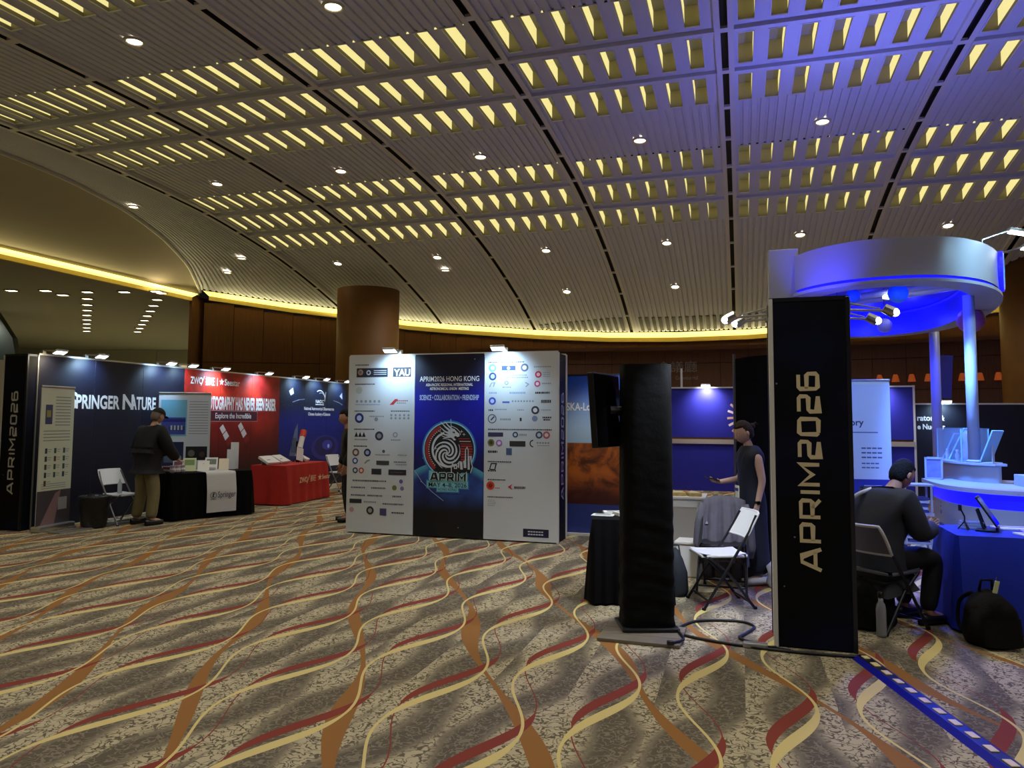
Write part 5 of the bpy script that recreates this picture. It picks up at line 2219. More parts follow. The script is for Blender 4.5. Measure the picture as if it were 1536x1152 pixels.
def backpack(label, loc, rz, s=1.):
    t = thing('backpack', label, 'bag', loc, rz, 'black bags on the floor')
    B = mat('bag_black', (8, 8, 10), .75, bump=.5, nscale=16, spec=.2)
    m = MB()

    def f(i, j):
        g_ = 2 * PI * i
        k = (abs(math.cos(g_)) ** 3.5 + abs(math.sin(g_)) ** 3.5) ** (-1 / 3.5)
        pr_ = (1 - abs(2 * j - .86) ** 4 * .6) if j < 1 else .02
        w_ = (.20 - .06 * j) * pr_ * s
        d_ = (.14 - .05 * j) * pr_ * s
        r_ = 1 + .06 * math.sin(3 * g_ + 7 * j) + .04 * math.sin(5 * g_ - 11 * j)
        return (w_ * k * r_ * math.cos(g_), d_ * k * r_ * math.sin(g_) + .05 * j, .40 * j * s)
    m.grid(f, 28, 16, B, closed=True)
    m.prism([f(k / 28, 0)[:2] for k in range(28)], .001, .004, B)
    m.build('body', t, True)
    m = MB()

    def g(i, j):
        a = PI * (i - .5)
        return (.14 * s * math.sin(a), -.13 * s - .055 * s * math.cos(a) + .03 * j, .03 + .19 * j * s)
    m.grid(g, 14, 6, B)
    m.build('pocket', t, True)
    m = MB()
    m.tube([(-.05 * s, .06, .38 * s), (-.04 * s, .05, .46 * s), (.04 * s, .05, .46 * s), (.05 * s, .06, .38 * s)], .011, B, 6)
    m.build('handle', t, True)
    for sx in (-1, 1):
        m = MB()
        m.tube(spline([(sx * .08 * s, .10, .36 * s), (sx * .12 * s, .19, .28 * s), (sx * .13 * s, .2, .12 * s), (sx * .12 * s, .12, .03)], 5), .015, B, 6)
        m.build('strap', t, True)
    return t


backpack('black backpack on the carpet against the blue table front', P(1.74, 6.36), GRID + .3, 1.0)
t = thing('name_tag', 'pale tag hanging from the backpack at the blue table', 'tag', P(1.74, 6.36) + Vector((.0, -.06, .40)), 0)
m = MB()
m.box((0, 0, .03), (.035, .008, .09), mat('tag_pale', (190, 200, 150), .5), (0, .25, 0), .003)
m.build('card', t)
m = MB()
m.tube([(.0, 0, .07), (.02, .02, .1)], .004, BLACK, 5)
m.build('cord', t)
backpack('black bag under the seated man\'s chair beside the banner column', P(.95, 6.62), GRID - .4, 1.05)
t = thing('drink_bottle', 'grey drinking bottle standing on the bag under the chair', 'bottle', P(1.0, 6.35, 0), 0)
m = MB()
m.lathe([(.034, 0), (.036, .02), (.036, .20), (.03, .24), (.018, .26), (.018, .29)], mat('bottle_grey', (150, 152, 160), .3), 16)
m.build('body', t, True)
m = MB()
m.lathe([(.02, .29), (.022, .30), (.022, .33), (.012, .335)], BLACK, 14)
m.build('cap', t, True)
folding_chair('white-backed folding chair under the seated man', Vector((2.98, 6.08, 0)), math.radians(118), mat('seat_grey', (96, 98, 112), .4), DARKSTEEL, SEATWHITE)

# white and blue roll-up banner left of the kiosk
t, b = rollup('rollup_banner', 'large white over blue roll-up banner between banner column and kiosk', Vector((4.05, 9.0, 0)), GRID * .6, .95, 2.12)
pr = Print(y=.012)
pr.rect(-.475, .07, .95, .87, (44, 48, 150))
pr.rect(-.475, .94, .95, 1.13, (212, 214, 226), 0)
pr.text(.02, 1.58, .08, 'ory', (60, 66, 100), 1, 'l', .02)
pr.rect(.03, 1.49, .30, .014, (110, 116, 150), 1)
for k in range(3):
    for q in range(4):
        pr.rect(.14 + .06 * q, 1.30 - .055 * k, .05, .018, (90, 94, 130), 1)
for k in range(2):
    for q in range(4):
        pr.rect(.14 + .05 * q, 1.12 - .05 * k, .042, .016, (100, 104, 140), 1)
for k in range(2):
    pr.rect(.16, .85 - .06 * k, .20, .02, (190, 196, 230), 1)
pr.build('print', b)

# ---------------------------------------------------------------- kiosk
CC = (1.84, 11.5)
AX = Vector((.11, .994, 0)).normalized()
KW = mat('kiosk_white', (172, 175, 186), .4)
CANIN = mat('canopy_inside_bluelit', (66, 68, 196), .4)  # blue LED light inside the canopy is put into this base colour
BLUELED = mat('blue_led', (20, 20, 255), .4, emit=2.2, ecol=(16, 14, 255))
K = thing('kiosk', 'white oval kiosk with blue-lit canopy ring on round columns', 'kiosk', (0, 0, 0))


def ell(g_, a, b):
    c, s_ = math.cos(g_), math.sin(g_)
    p_ = 2.3
    k = (abs(c) ** p_ + abs(s_) ** p_) ** (-1 / p_)
    x, y = a * k * c, b * k * s_
    return (CC[0] + x * AX.y + y * AX.x, CC[1] - x * AX.x + y * AX.y)


def ering(mb, a0, b0, z0, a1, b1, z1, mm, n=96, g0=0, g1=2 * PI):
    mb.grid(lambda i, j: P(*ell(g0 + (g1 - g0) * i, a0 + (a1 - a0) * j, b0 + (b1 - b0) * j), z0 + (z1 - z0) * j), n, 1, mm)


A0_, B0_ = 1.39, 2.84
m = MB()
ering(m, A0_, B0_, 3.17, A0_, B0_, 3.585, KW)
ering(m, A0_, B0_, 3.585, A0_ - .06, B0_ - .06, 3.585, KW)
ering(m, A0_ - .06, B0_ - .06, 3.585, A0_ - .06, B0_ - .06, 3.56, KW)
m.build('fascia', K, True)
m = MB()
ering(m, A0_ - .02, B0_ - .02, 3.17, A0_ - .02, B0_ - .02, 3.135, BLUELED)
m.build('led_groove', K, True)
m = MB()
ering(m, A0_ + .02, B0_ + .02, 3.135, A0_ + .02, B0_ + .02, 3.10, KW)
ering(m, A0_ + .02, B0_ + .02, 3.135, A0_ - .04, B0_ - .04, 3.135, KW)
ering(m, A0_ + .02, B0_ + .02, 3.10, A0_ - .28, B0_ - .28, 3.10, KW)
ering(m, A0_ - .28, B0_ - .28, 3.10, A0_ - .28, B0_ - .28, 3.50, CANIN)
smooth_angle(m.build('ring_soffit', K), 30)
m = MB()
m.add([P(*ell(2 * PI * k / 96, A0_ - .06, B0_ - .06), 3.5) for k in range(96)], [tuple(range(96))], CANIN)
m.build('canopy_roof', K)
m = MB()
ering(m, A0_ - .30, B0_ - .30, 3.44, A0_ - .30, B0_ - .30, 3.47, BLUELED)
m.build('led_strip', K, True)
# curved beams crossing the canopy
for k, (p0, p1, p2) in enumerate((((.75, 12.2), (1.7, 11.6), (2.9, 10.2)), ((.8, 12.6), (1.9, 12.0), (3.05, 10.6)))):
    m = MB()
    pts_ = []
    for q in range(21):
        t_ = q / 20
        u = (1 - t_) ** 2 * p0[0] + 2 * t_ * (1 - t_) * p1[0] + t_ * t_ * p2[0]
        v = (1 - t_) ** 2 * p0[1] + 2 * t_ * (1 - t_) * p1[1] + t_ * t_ * p2[1]
        pts_.append(P(u, v, 3.40))
    m.tube(pts_, .05, KW, 8)
    m.build('curved_beam', K, True)
# square pillar closing the canopy at its hidden end
m = MB()
m.box(P(.52, 9.55, 1.84), (.34, .34, 3.68), KW, (0, 0, GRID), .01)
m.build('square_pillar', K)
# counter: oval-nosed body, ledge, upper tier
BODY = [(2.22, 10.2), (2.2, 9.7), (2.24, 9.3), (2.34, 9.0), (2.52, 8.78), (2.78, 8.66), (3.2, 8.6), (3.8, 8.58), (3.8, 10.2)]
LEDGE = [(2.10, 10.22), (2.08, 9.7), (2.11, 9.25), (2.22, 8.9), (2.44, 8.66), (2.74, 8.53), (3.2, 8.46), (3.85, 8.44), (3.85, 10.22)]
TIER = [(2.44, 11.2), (2.41, 10.5), (2.45, 10.05), (2.55, 9.78), (2.72, 9.62), (2.78, 9.62), (2.78, 11.2)]


def smoothpoly(pl, first, last, n=6):
    a = [Vector((*p, 0)) for p in pl[:last]]
    s_ = spline(a, n)
    return [P(v.x, v.y).to_2d()[:] for v in s_] + [P(*p).to_2d()[:] for p in pl[last:]]


m = MB()
bp_ = smoothpoly(BODY, 0, 8)[::-1]
m.prism(bp_, .0, .74, KW)
smooth_angle(m.build('counter_body', K), 35)
m = MB()
m.prism(smoothpoly([(u + .0, v) for u, v in BODY], 0, 8)[::-1], .74, .90, mat('blue_led_band', (20, 20, 255), .4, emit=3., ecol=(10, 8, 255)))
smooth_angle(m.build('led_band', K, label='glowing blue light band below the ledge'), 35)
m = MB()
m.prism(smoothpoly(LEDGE, 0, 8)[::-1], .90, .945, KW)
smooth_angle(m.build('ledge', K), 35)
m = MB()
m.prism(smoothpoly(TIER, 0, 6)[::-1], .0, 1.14, KW)
smooth_angle(m.build('upper_tier', K), 35)
m = MB()
m.prism([P(u, v).to_2d()[:] for u, v in ((2.38, 11.24), (2.35, 10.5), (2.39, 10.02), (2.50, 9.73), (2.70, 9.56), (2.82, 9.56), (2.82, 11.24))][::-1], 1.14, 1.165, KW)
m.build('tier_top', K)
m = MB()
m.box(P(3.3, 9.22, 1.0), (.9, .5, .13), KW, (0, 0, GRID), .008)
m.build('side_block', K)
for (u, v, r_, z0) in ((2.58, 9.86, .062, 1.165), (3.08, 13.75, .075, 0.), (.75, 12.9, .075, 0.)):
    m = MB()
    m.lathe([(r_, z0), (r_, 3.11)], KW, 24, Matrix.Translation(P(u, v)))
    m.lathe([(r_ + .02, z0), (r_ + .02, z0 + .02), (r_, z0 + .03)], KW, 24, Matrix.Translation(P(u, v)))
    m.build('column', K, True)
# small printed mark on the counter body
pr = Print(Matrix.Translation(P(2.20, 9.72, 0)) @ Matrix.Rotation(GRID - PI / 2, 4, 'Z'), y=-.012)
pr.rect(-.02, .58, .04, .04, (60, 66, 140))
pr.rect(-.03, .66, .05, .012, (60, 66, 140))
pr.rect(-.01, .70, .03, .012, (60, 66, 140))
pr.build('printed_mark', K)
# round glowing emblem on the fascia
ga = math.radians(-29)
eu, ev = ell(ga, A0_, B0_)
c0 = P(eu, ev, 3.39)
eu2, ev2 = ell(ga + .05, A0_, B0_)
tv = (P(eu2, ev2, 3.38) - c0).normalized()
EM = Matrix.Translation(c0) @ Matrix.Rotation(math.atan2(tv.y, tv.x), 4, 'Z')
m = MB()
m.lathe([(.235, 0), (.235, .05), (.01, .05)], BLUELED, 32, EM @ Matrix.Translation((0, .01, 0)) @ Matrix.Rotation(PI / 2, 4, 'X'))
m.build('emblem_disc', K)
pr = Print(EM, y=-.046)
CY = mat('emblem_cyan', (90, 214, 250), .4, emit=1.2, ecol=(80, 200, 250))
pr.poly([(-.04, -.18), (.0, .2), (.05, .2), (.11, -.18), (.05, -.18), (.02, .05), (.0, -.18)], CY)
pr.ring(0, 0, .195, .215, mat('emblem_white', (220, 230, 255), .4, emit=1., ecol=(200, 210, 255)))
pr.stroke([(-.15, -.12), (0, -.04), (.16, .08)], .03, CY, 1)
pr.build('emblem', K)

# lamps of the kiosk
for k, (u, v, z, du, lb) in enumerate(((2.6, 9.35, 3.62, .28, 'nearer of two on the canopy top'), (2.95, 10.3, 3.62, .35, 'farther of two on the canopy top'))):
    t = thing('clamp_lamp', 'flat silver arm lamp, ' + lb, 'lamp', P(u, v, z), GRID + PI / 2, 'clamp-on LED arm lamps')
    m = MB()
    m.tube([(0, 0, -.04), (0, 0, .03), (0, -du, .12)], .012, ALU, 6)
    m.build('arm', t)
    m = MB()
    m.box((0, -du - .08, .10), (.16, .22, .03), ALU, (math.radians(14), 0, 0), .006)
    ho = m.build('lamp_head', t)
    m = MB()
    m.box((0, -du - .08, .080), (.13, .19, .008), mat('led_panel', (235, 245, 255)), (math.radians(14), 0, 0))
    m.build('led_panel', ho)
spot('arm_lamp_beam', P(3.0, 8.4, 3.72), P(2.45, 9.3, 3.25), 65, (.4, .75, 1.), 80, .9, .05)
t = thing('canopy_spot', 'white bar spotlight glowing under the blue canopy', 'lamp', P(2.0, 11.1, 3.36), GRID)
m = MB()
m.box((0, 0, .02), (.04, .04, .10), ALU)
m.build('bracket', t)
m = MB()
m.box((0, 0, -.05), (.24, .07, .05), mat('led_panel', (235, 245, 255)), (0, .1, 0), .015)
m.build('lamp_head', t)
spot('arm_lamp_beam', P(2.0, 11.0, 3.28), P(2.5, 10.0, 1.1), 8, (.7, .82, 1.), 110, .8, .08)
# blue light: strips inside the ring, floods above the canopy turned to the vault
for g_ in range(0, 360, 45):
    u, v = ell(math.radians(g_), A0_ - .55, B0_ - .55)
    l = bpy.data.lights.new('blue_canopy_lamp', 'POINT')
    l.energy, l.color, l.shadow_soft_size = 12, (.02, .025, 1), .08
    lo = bpy.data.objects.new('blue_canopy_lamp', l)
    col.objects.link(lo)
    lo.location = P(u, v, 3.2)
fl_ = thing('blue_floodlight', 'blue floodlight box lying on the canopy roof', 'lamp', P(1.5, 11.3, 3.5), GRID)
m = MB()
m.box((0, 0, .06), (.5, .3, .10), BLACK, None, .01)
m.build('housing', fl_)
m = MB()
m.box((0, 0, .115), (.44, .24, .01), BLUELED)
m.build('lens', fl_)
spot('blue_flood', P(1.5, 11.3, 3.66), P(1.7, 12.6, 7.1), 400, (.2, .22, 1), 150, 1., .2)
spot('blue_flood', P(1.5, 10.6, 3.66), P(2.6, 9.0, 7.1), 150, (.2, .22, 1), 140, 1., .2)
# blue spill at the counter and its surroundings
spot('blue_spill', P(1.95, 9.3, 3.0), P(2.7, 9.9, 1.0), 900, (.10, .26, 1), 75, .9, .1)
spot('blue_spill', P(1.7, 8.95, 3.02), P(2.3, 7.0, .6), 520, (.03, .07, 1), 110, .9, .15)
spot('blue_wash', P(2.75, 13.0, 3.0), P(3.08, 13.75, 1.6), 60, (.03, .05, 1), 90, .9, .05)
spot('blue_wash', P(.62, 8.5, 2.75), P(.95, 9.0, 3.4), 70, (.03, .03, 1), 80, .9, .05)
# planets hung under the canopy
for k, (u, v, z, r_, c, lb) in enumerate(((2.95, 11.2, 2.98, .17, (170, 90, 150), 'largest, purple planet ball hanging near the front canopy column'), (1.95, 11.45, 2.97, .10, (180, 170, 200), 'small pale planet ball hanging below the canopy middle'),
                                          (1.35, 11.5, 2.92, .11, (190, 80, 100), 'small red planet ball hanging beside the banner column'), (1.9, 10.2, 3.22, .12, (60, 170, 210), 'teal planet ball tucked up under the canopy ring'),
                                          (1.4, 10.3, 3.22, .09, (70, 150, 220), 'smaller blue planet ball tucked up under the canopy ring'))):
    t = thing('hanging_planet', lb, 'planet', P(u, v, z), 0, 'planet balls under the canopy')
    m = MB()
    m.ball((0, 0, 0), r_, mat('planet_%d' % k, c, .4, noise=.5, nscale=9), 20)
    m.build('ball', t, True)
    m = MB()
    m.tube([(0, 0, r_ * .95), (0, 0, 3.5 - z)], .004, BLACK, 5)
    m.build('string', t)

# things displayed on the counter
ACR = mat('acrylic', (190, 214, 235), .06, alpha=.22)
PLATE = mat('display_plate', (150, 196, 226), .3)


def plate_stand(label, loc, rz, w_, h_, tilt, c=PLATE):
    t = thing('display_plate', label, 'display', loc, rz, 'tilted display plates on the kiosk')
    m = MB()
    R = Euler((tilt, 0, 0)).to_matrix().to_4x4()
    m.box((0, 0, h_ / 2 * math.cos(tilt) + .01), (w_, .02, h_), c, R, .004)
    m.build('plate', t)
    m = MB()
    m.box((0, 0, .006), (w_ * .9, .14, .012), KW, None, .003)
    m.box((0, -math.sin(tilt) * h_ * -.2 + .05, h_ * .25), (.03, .012, h_ * .5), KW)
    m.build('foot', t)


plate_stand('pale blue display plate leaning beside the rear canopy column', P(2.56, 10.75, 1.165), GRID - PI / 2 - .6, .16, .34, -.42)
plate_stand('pale blue display plate leaning in the middle of the clear case', P(2.56, 10.35, 1.165), GRID - PI / 2 - .7, .18, .42, -.45)
plate_stand('pale blue display plate leaning just behind the front canopy column', P(2.72, 9.72, 1.165), GRID - PI / 2 - 1.0, .16, .40, -.45)
plate_stand('pale sign plate standing on the lower kiosk block', P(3.05, 9.25, 1.065), GRID - .5, .14, .36, -.5, PAPER)
t = thing('clear_case', 'clear acrylic case on the upper kiosk tier', 'case', P(2.6, 10.45, 1.166), GRID)
for a, b, c, d in ((-.14, 0, .008, 1.1), (.14, 0, .008, 1.1), (0, -.55, .28, .008), (0, .55, .28, .008)):
    m = MB()
    m.box((a, b, .19), (c, d, .38), ACR)
    m.build('pane', t)
m = MB()
m.box((0, 0, .385), (.3, 1.12, .01), ACR)
m.build('lid', t)
m = MB()
for sx in (-1, 1):
    for sy in (-1, 1):
        m.box((sx * .14, sy * .55, .19), (.012, .012, .38), PLATE)
m.build('edge', t)
t = thing('figurine', 'pale lilac rounded figure in the clear case', 'figure', P(2.58, 10.1, 1.166), 0)
m = MB()
m.lathe([(.06, 0), (.065, .06), (.05, .18), (.035, .22), (.06, .28), (.055, .33), (.02, .36)], mat('lilac', (170, 150, 190), .4), 16)
m.build('body', t, True)
m = MB()
m.lathe([(.075, 0), (.075, .012)], KW, 16)
m.build('base', t)
for k, (u, v) in enumerate(((2.47, 10.55), (2.50, 10.25))):
    t = thing('white_model', 'small white model figure, %s on the upper kiosk tier' % ('farther one' if k == 0 else 'nearer one'), 'model', P(u, v, 1.166), .4 * k, 'small white models on the kiosk tier')
    m = MB()
    m.lathe([(.035, 0), (.02, .02), (.03, .06), (.012, .10), (.022, .13)], KW, 12)
    m.build('body', t, True)
    m = MB()
    m.box((0, 0, .004), (.09, .07, .008), PLATE)
    m.build('base', t)
for k, (u, v, r_) in enumerate(((3.1, 9.12, 0), (3.36, 9.1, 1))):
    t = thing('clear_box', 'low clear box with white pieces, %s on the lower kiosk block' % ('nearer the tier' if k == 0 else 'nearer the frame edge'), 'box', P(u, v + .12, 1.066), GRID, 'clear boxes on the lower kiosk block')
    m = MB()
    for a, b, c, d in ((-.1, 0, .006, .2), (.1, 0, .006, .2), (0, -.1, .2, .006), (0, .1, .2, .006)):
        m.box((a, b, .08), (c, d, .16), ACR)
    m.build('case', t)
    m = MB()
    for q in range(4):
        m.box((-.05 + .035 * q, .01 * q, .03 + .012 * q), (.025, .08, .05), KW, (.3 * q, .2, .5 * q))
    m.build('pieces', t)
# leaflet rack left of the kiosk counter
t = thing('leaflet_rack', 'white leaflet rack with stacked papers at the end of the kiosk counter', 'rack', P(1.86, 9.35), GRID)
m = MB()
for sx in (-.13, .13):
    m.box((sx, -.12, .47), (.02, .02, .94), KW)
    m.box((sx, .12, .47), (.02, .02, .94), KW)
m.build('frame', t)
for z in (.30, .62, .93):
    m = MB()
    m.box((0, 0, z), (.30, .28, .02), KW)
    m.build('shelf', t)
for q, z in enumerate((.31, .63)):
    for k in range(5):
        s_ = thing('leaflet_pile', 'thin leaflet pile, %s from the bottom on the %s shelf of the white rack' % (ORD[k], ('lower', 'middle')[q]), 'leaflets', P(1.86, 9.35, z + .034 * k), GRID + .1 * math.sin(5 * k), 'leaflets in the white rack')
        m = MB()
        m.box((0, -.01, .015), (.21, .2, .026), ink((190, 200, 230) if k % 2 else (60, 66, 130)))
        m.build('sheets', s_)
t = thing('picture_frame', 'small framed picture standing at the far end of the kiosk ledge', 'frame', P(2.2, 10.05, .945), GRID - .3)
m = MB()
for a, b, c, d in ((-.085, .13, .02, .26), (.085, .13, .02, .26), (0, .01, .19, .02), (0, .25, .19, .02)):
    m.box((a, 0, b), (c, .02, d), KW)
m.build('frame', t)
m = MB()
m.box((0, .003, .13), (.16, .008, .23), mat('picture', (120, 120, 190), .5, noise=.5, nscale=14))
m.build('picture', t)

# ================================================================ people
def person_root(label, loc, rz):
    return thing('person', label, 'person', loc, rz)


# --- man at the publisher table, seen from behind (faces -y locally)
t = person_root('person in black jacket, cap and khaki trousers bending over the publisher table', Vector((-5.56, 11.5, 0)), math.radians(156))
J = {'hip': (0, .02, .92, (.15, .11)), 'waist': (0, .0, 1.06, (.15, .11)), 'chest': (0, -.04, 1.28, (.17, .12)), 'neck': (0, -.08, 1.48, .055), 'skull': (0, -.12, 1.58, .06),
     'shl': (.19, -.05, 1.41, .065), 'ell': (.27, -.02, 1.14, .048), 'wrl': (.27, -.12, .90, .032),
     'shr': (-.19, -.06, 1.41, .065), 'elr': (-.25, -.14, 1.16, .048), 'wrr': (-.20, -.36, .98, .032),
     'hl': (.10, .02, .86, .09), 'kl': (.14, -.02, .48, .062), 'al': (.17, .04, .09, .042), 'tl': (.19, -.13, .04, .038),
     'hr': (-.10, .02, .86, .09), 'kr': (-.13, -.02, .48, .062), 'ar': (-.15, .04, .09, .042), 'tr': (-.17, -.13, .04, .038)}
B = [('hip', 'waist'), ('waist', 'chest'), ('chest', 'neck'), ('neck', 'skull'), ('chest', 'shl'), ('shl', 'ell'), ('ell', 'wrl'), ('chest', 'shr'), ('shr', 'elr'), ('elr', 'wrr'),
     ('hip', 'hl'), ('hl', 'kl'), ('kl', 'al'), ('al', 'tl'), ('hip', 'hr'), ('hr', 'kr'), ('kr', 'ar'), ('ar', 'tr')]
BASEB = list(B)
CLO = dict(J)
add_hand(J, B, 'wrl', (0, -.1, -1), (0, -1, 0), .5, pre='l')
add_hand(J, B, 'wrr', (.05, -.8, -.5), (1, 0, .1), .6, pre='r')
HM = Matrix.Translation((0, -.15, 1.645)) @ Matrix.Rotation(math.radians(22), 4, 'X')
skin_mesh(J, B, SKIN, 'body', t, 2, lambda mb: head_parts(mb, HM, SKIN))


def grow(J, keys, k, over=None):
    o = {}
    for q in keys:
        r = J[q][3]
        r = r if isinstance(r, tuple) else (r, r)
        o[q] = (*J[q][:3], (r[0] + k, r[1] + k))
    o.update(over or {})
    return o


JB = mat('black_jacket', (13, 13, 15), .8, noise=.2, nscale=10, bump=.3)
up = ['hip', 'waist', 'chest', 'neck', 'shl', 'ell', 'wrl', 'shr', 'elr', 'wrr']
UB = [('hip', 'waist'), ('waist', 'chest'), ('chest', 'neck'), ('chest', 'shl'), ('shl', 'ell'), ('ell', 'wrl'), ('chest', 'shr'), ('shr', 'elr'), ('elr', 'wrr')]
c = grow(CLO, up, .05)
c['neck'] = (0, -.06, 1.47, .075)
c['hip'] = (0, .02, .96, (.215, .165))
c['hem'] = (0, .02, .78, (.215, .165))
skin_mesh(c, UB + [('hip', 'hem')], JB, 'jacket', t)
KH = mat('khaki_trousers', (122, 112, 76), .8, noise=.15, nscale=9, bump=.3)
lo = ['hl', 'kl', 'al', 'hr', 'kr', 'ar']
LB = [('hl', 'kl'), ('kl', 'al'), ('hr', 'kr'), ('kr', 'ar'), ('hl', 'hr')]
c = grow(CLO, lo, .03)
c['hl'], c['hr'] = (.085, .02, .86, .125), (-.085, .02, .86, .125)
c['al'] = (*CLO['al'][:3], .085)
c['ar'] = (*CLO['ar'][:3], .085)
skin_mesh(c, LB, KH, 'trousers', t)


def shoes(t, J, m, a=('al', 'tl', 'ar', 'tr')):
    for k in (0, 2):
        p, q = Vector(J[a[k]][:3]), Vector(J[a[k + 1]][:3])
        d = (q - p)
        d.z = 0
        d.normalize()
        mb = MB()
        M = Matrix.Translation((p.x, p.y, 0)) @ Matrix.Rotation(math.atan2(d.y, d.x), 4, 'Z')
        mb.grid(lambda i, j: (-.09 + .30 * j, (.045 + .012 * math.sin(PI * j)) * math.cos(2 * PI * i) * (1 if .02 < j < .98 else .3),
                              .045 + (.043 - .0 * j) * math.sin(2 * PI * i) * (1.25 - .6 * j if math.sin(2 * PI * i) > 0 else 1)), 14, 10, m, M, closed=True)
        mb.build('shoe', t, True)


shoes(t, J, BLACK)
hair_shell(HM, mat('hair_grey', (120, 104, 90), .6), 'hair', t, low=-.3)
mb = MB()
mb.grid(lambda i, j: (.092 * math.cos(PI / 2 * j) * math.cos(2 * PI * i), .112 * math.cos(PI / 2 * j) * math.sin(2 * PI * i) + .004, .035 + .10 * math.sin(PI / 2 * j)), 24, 8, JB, HM, closed=True)
mb.grid(lambda i, j: ((i - .5) * .15, -.10 - .075 * j * (1 - (2 * i - 1) ** 2 * .5), .040 - .012 * j), 10, 4, JB, HM)
mb.build('cap', t, True)
mb = MB()
mb.grid(lambda i, j: (.085 * math.cos(2 * PI * i), -.075 + .075 * math.sin(2 * PI * i), 1.485 + .02 * j), 24, 1, mat('orange_collar', (176, 110, 84), .7), None, closed=True)
mb.build('collar', t, True)

# --- woman with phone
t = person_root('person in sleeveless navy dress with tied-back hair looking at a phone', Vector((2.42, 7.62, 0)), math.radians(-82))
J = {'hip': (0, .02, .86, (.14, .10)), 'waist': (0, .0, 1.0, (.115, .09)), 'chest': (0, .0, 1.18, (.135, .095)), 'neck': (0, -.01, 1.36, .045), 'skull': (0, -.04, 1.45, .05),
     'shl': (.155, .0, 1.29, .050), 'ell': (.20, .03, 1.03, .038), 'wrl': (.20, -.03, .79, .026),
     'shr': (-.155, .0, 1.29, .050), 'elr': (-.19, -.02, 1.03, .038), 'wrr': (-.15, -.25, 1.00, .026),
     'hl': (.09, .02, .80, .085), 'kl': (.09, .0, .45, .056), 'al': (.09, .05, .09, .036), 'tl': (.10, -.10, .035, .033),
     'hr': (-.09, .02, .80, .085), 'kr': (-.09, -.02, .45, .056), 'ar': (-.10, .02, .09, .036), 'tr': (-.11, -.13, .035, .033)}
B = list(BASEB)
CLO = dict(J)
add_hand(J, B, 'wrl', (0, -.1, -1), (0, -1, 0), .45, .9, 'l')
add_hand(J, B, 'wrr', (.1, -1, .05), (1, .1, .15), .75, .9, 'r')
HM = Matrix.Translation((0, -.065, 1.505)) @ Matrix.Rotation(math.radians(20), 4, 'X') @ Matrix.Scale(.93, 4)
skin_mesh(J, B, mat('skin_pale', (206, 170, 154), .5), 'body', t, 2, lambda mb: head_parts(mb, HM, mat('skin_pale', (206, 170, 154), .5)))
DR = mat('navy_dress', (18, 26, 46), .75, noise=.15, nscale=9, bump=.25)
c = {'hem': (0, .03, .06, (.20, .17)), 'knee': (0, .01, .48, (.19, .16)), 'hip': (0, .02, .84, (.185, .14)), 'waist': (0, .0, 1.0, (.145, .115)), 'chest': (0, .0, 1.18, (.165, .12)), 'top': (0, -.005, 1.375, (.075, .065)), 'up': (0, 0, 1.27, (.16, .09)),
     'sl': (.175, .0, 1.315, .070), 'sr': (-.175, .0, 1.315, .070)}
skin_mesh(c, [('hem', 'knee'), ('knee', 'hip'), ('hip', 'waist'), ('waist', 'chest'), ('chest', 'up'), ('up', 'top'), ('up', 'sl'), ('up', 'sr')], DR, 'dress', t)
hair_shell(HM, mat('hair_brown', (52, 40, 34), .7, spec=.2, bump=.6, nscale=60), 'hair', t, low=-.2, bun=True)
shoes(t, J, mat('white_sneaker', (200, 200, 214), .5))
mb = MB()
mb.tube(spline([(.06, -.03, 1.36), (.07, -.115, 1.25), (.05, -.14, 1.05), (.04, -.155, .98)], 6), .006, mat('lanyard', (26, 32, 90), .6), 5)
mb.tube(spline([(-.06, -.03, 1.36), (-.03, -.115, 1.25), (.02, -.14, 1.05), (.04, -.155, .98)], 6), .006, mat('lanyard', (26, 32, 90), .6), 5)
mb.build('lanyard', t)
mb = MB()
mb.box((.05, -.165, .92), (.09, .006, .12), PAPER, None, .003)
mb.box((.05, -.169, .94), (.07, .003, .03), ink((60, 70, 140)))
mb.build('badge', t)
mb = MB()
w0 = Vector(J['wrl'][:3])
mb.tube([w0 + Vector((0, .004, .045)), w0 + Vector((0, 0, .02))], .033, BLACK, 14)
mb.box(w0 + Vector((.034, .0, .033)), (.012, .034, .036), GLOSSBLACK, None, .004)
mb.build('watch', t)
ph = thing('phone', 'dark phone held out in the hand of the woman in navy', 'phone', Vector((2.42, 7.62, 0)) + Matrix.Rotation(math.radians(-82), 3, 'Z') @ Vector((-.125, -.355, 1.035)), math.radians(-82))
mb = MB()
mb.box((0, 0, 0), (.072, .145, .009), BLACK, (math.radians(-14), 0, 0), .004)
mb.build('case', ph)
mb = MB()
mb.box((0, 0, .0055), (.066, .138, .002), GLOSSBLACK, (math.radians(-14), 0, 0))
mb.build('screen', ph)

# --- seated man
t = person_root('person in grey jacket sitting hunched over a phone at the blue table', Vector((3.02, 6.14, 0)), math.radians(112))
J = {'hip': (0, .06, .53, (.16, .13)), 'waist': (0, .05, .68, (.15, .12)), 'chest': (0, -.02, .90, (.165, .125)), 'neck': (0, -.12, 1.07, .058), 'skull': (0, -.20, 1.15, .06),
     'shl': (.185, -.07, 1.00, .065), 'ell': (.23, -.15, .75, .05), 'wrl': (.07, -.43, .755, .034),
     'shr': (-.185, -.07, 1.00, .065), 'elr': (-.24, -.13, .74, .05), 'wrr': (-.09, -.44, .755, .034),
     'hl': (.10, .02, .53, .10), 'kl': (.13, -.40, .53, .068), 'al': (.12, -.34, .09, .044), 'tl': (.13, -.50, .04, .038),
     'hr': (-.10, .02, .53, .10), 'kr': (-.14, -.40, .53, .068), 'ar': (-.14, -.30, .09, .044), 'tr': (-.15, -.46, .04, .038)}
B = list(BASEB)
CLO = dict(J)
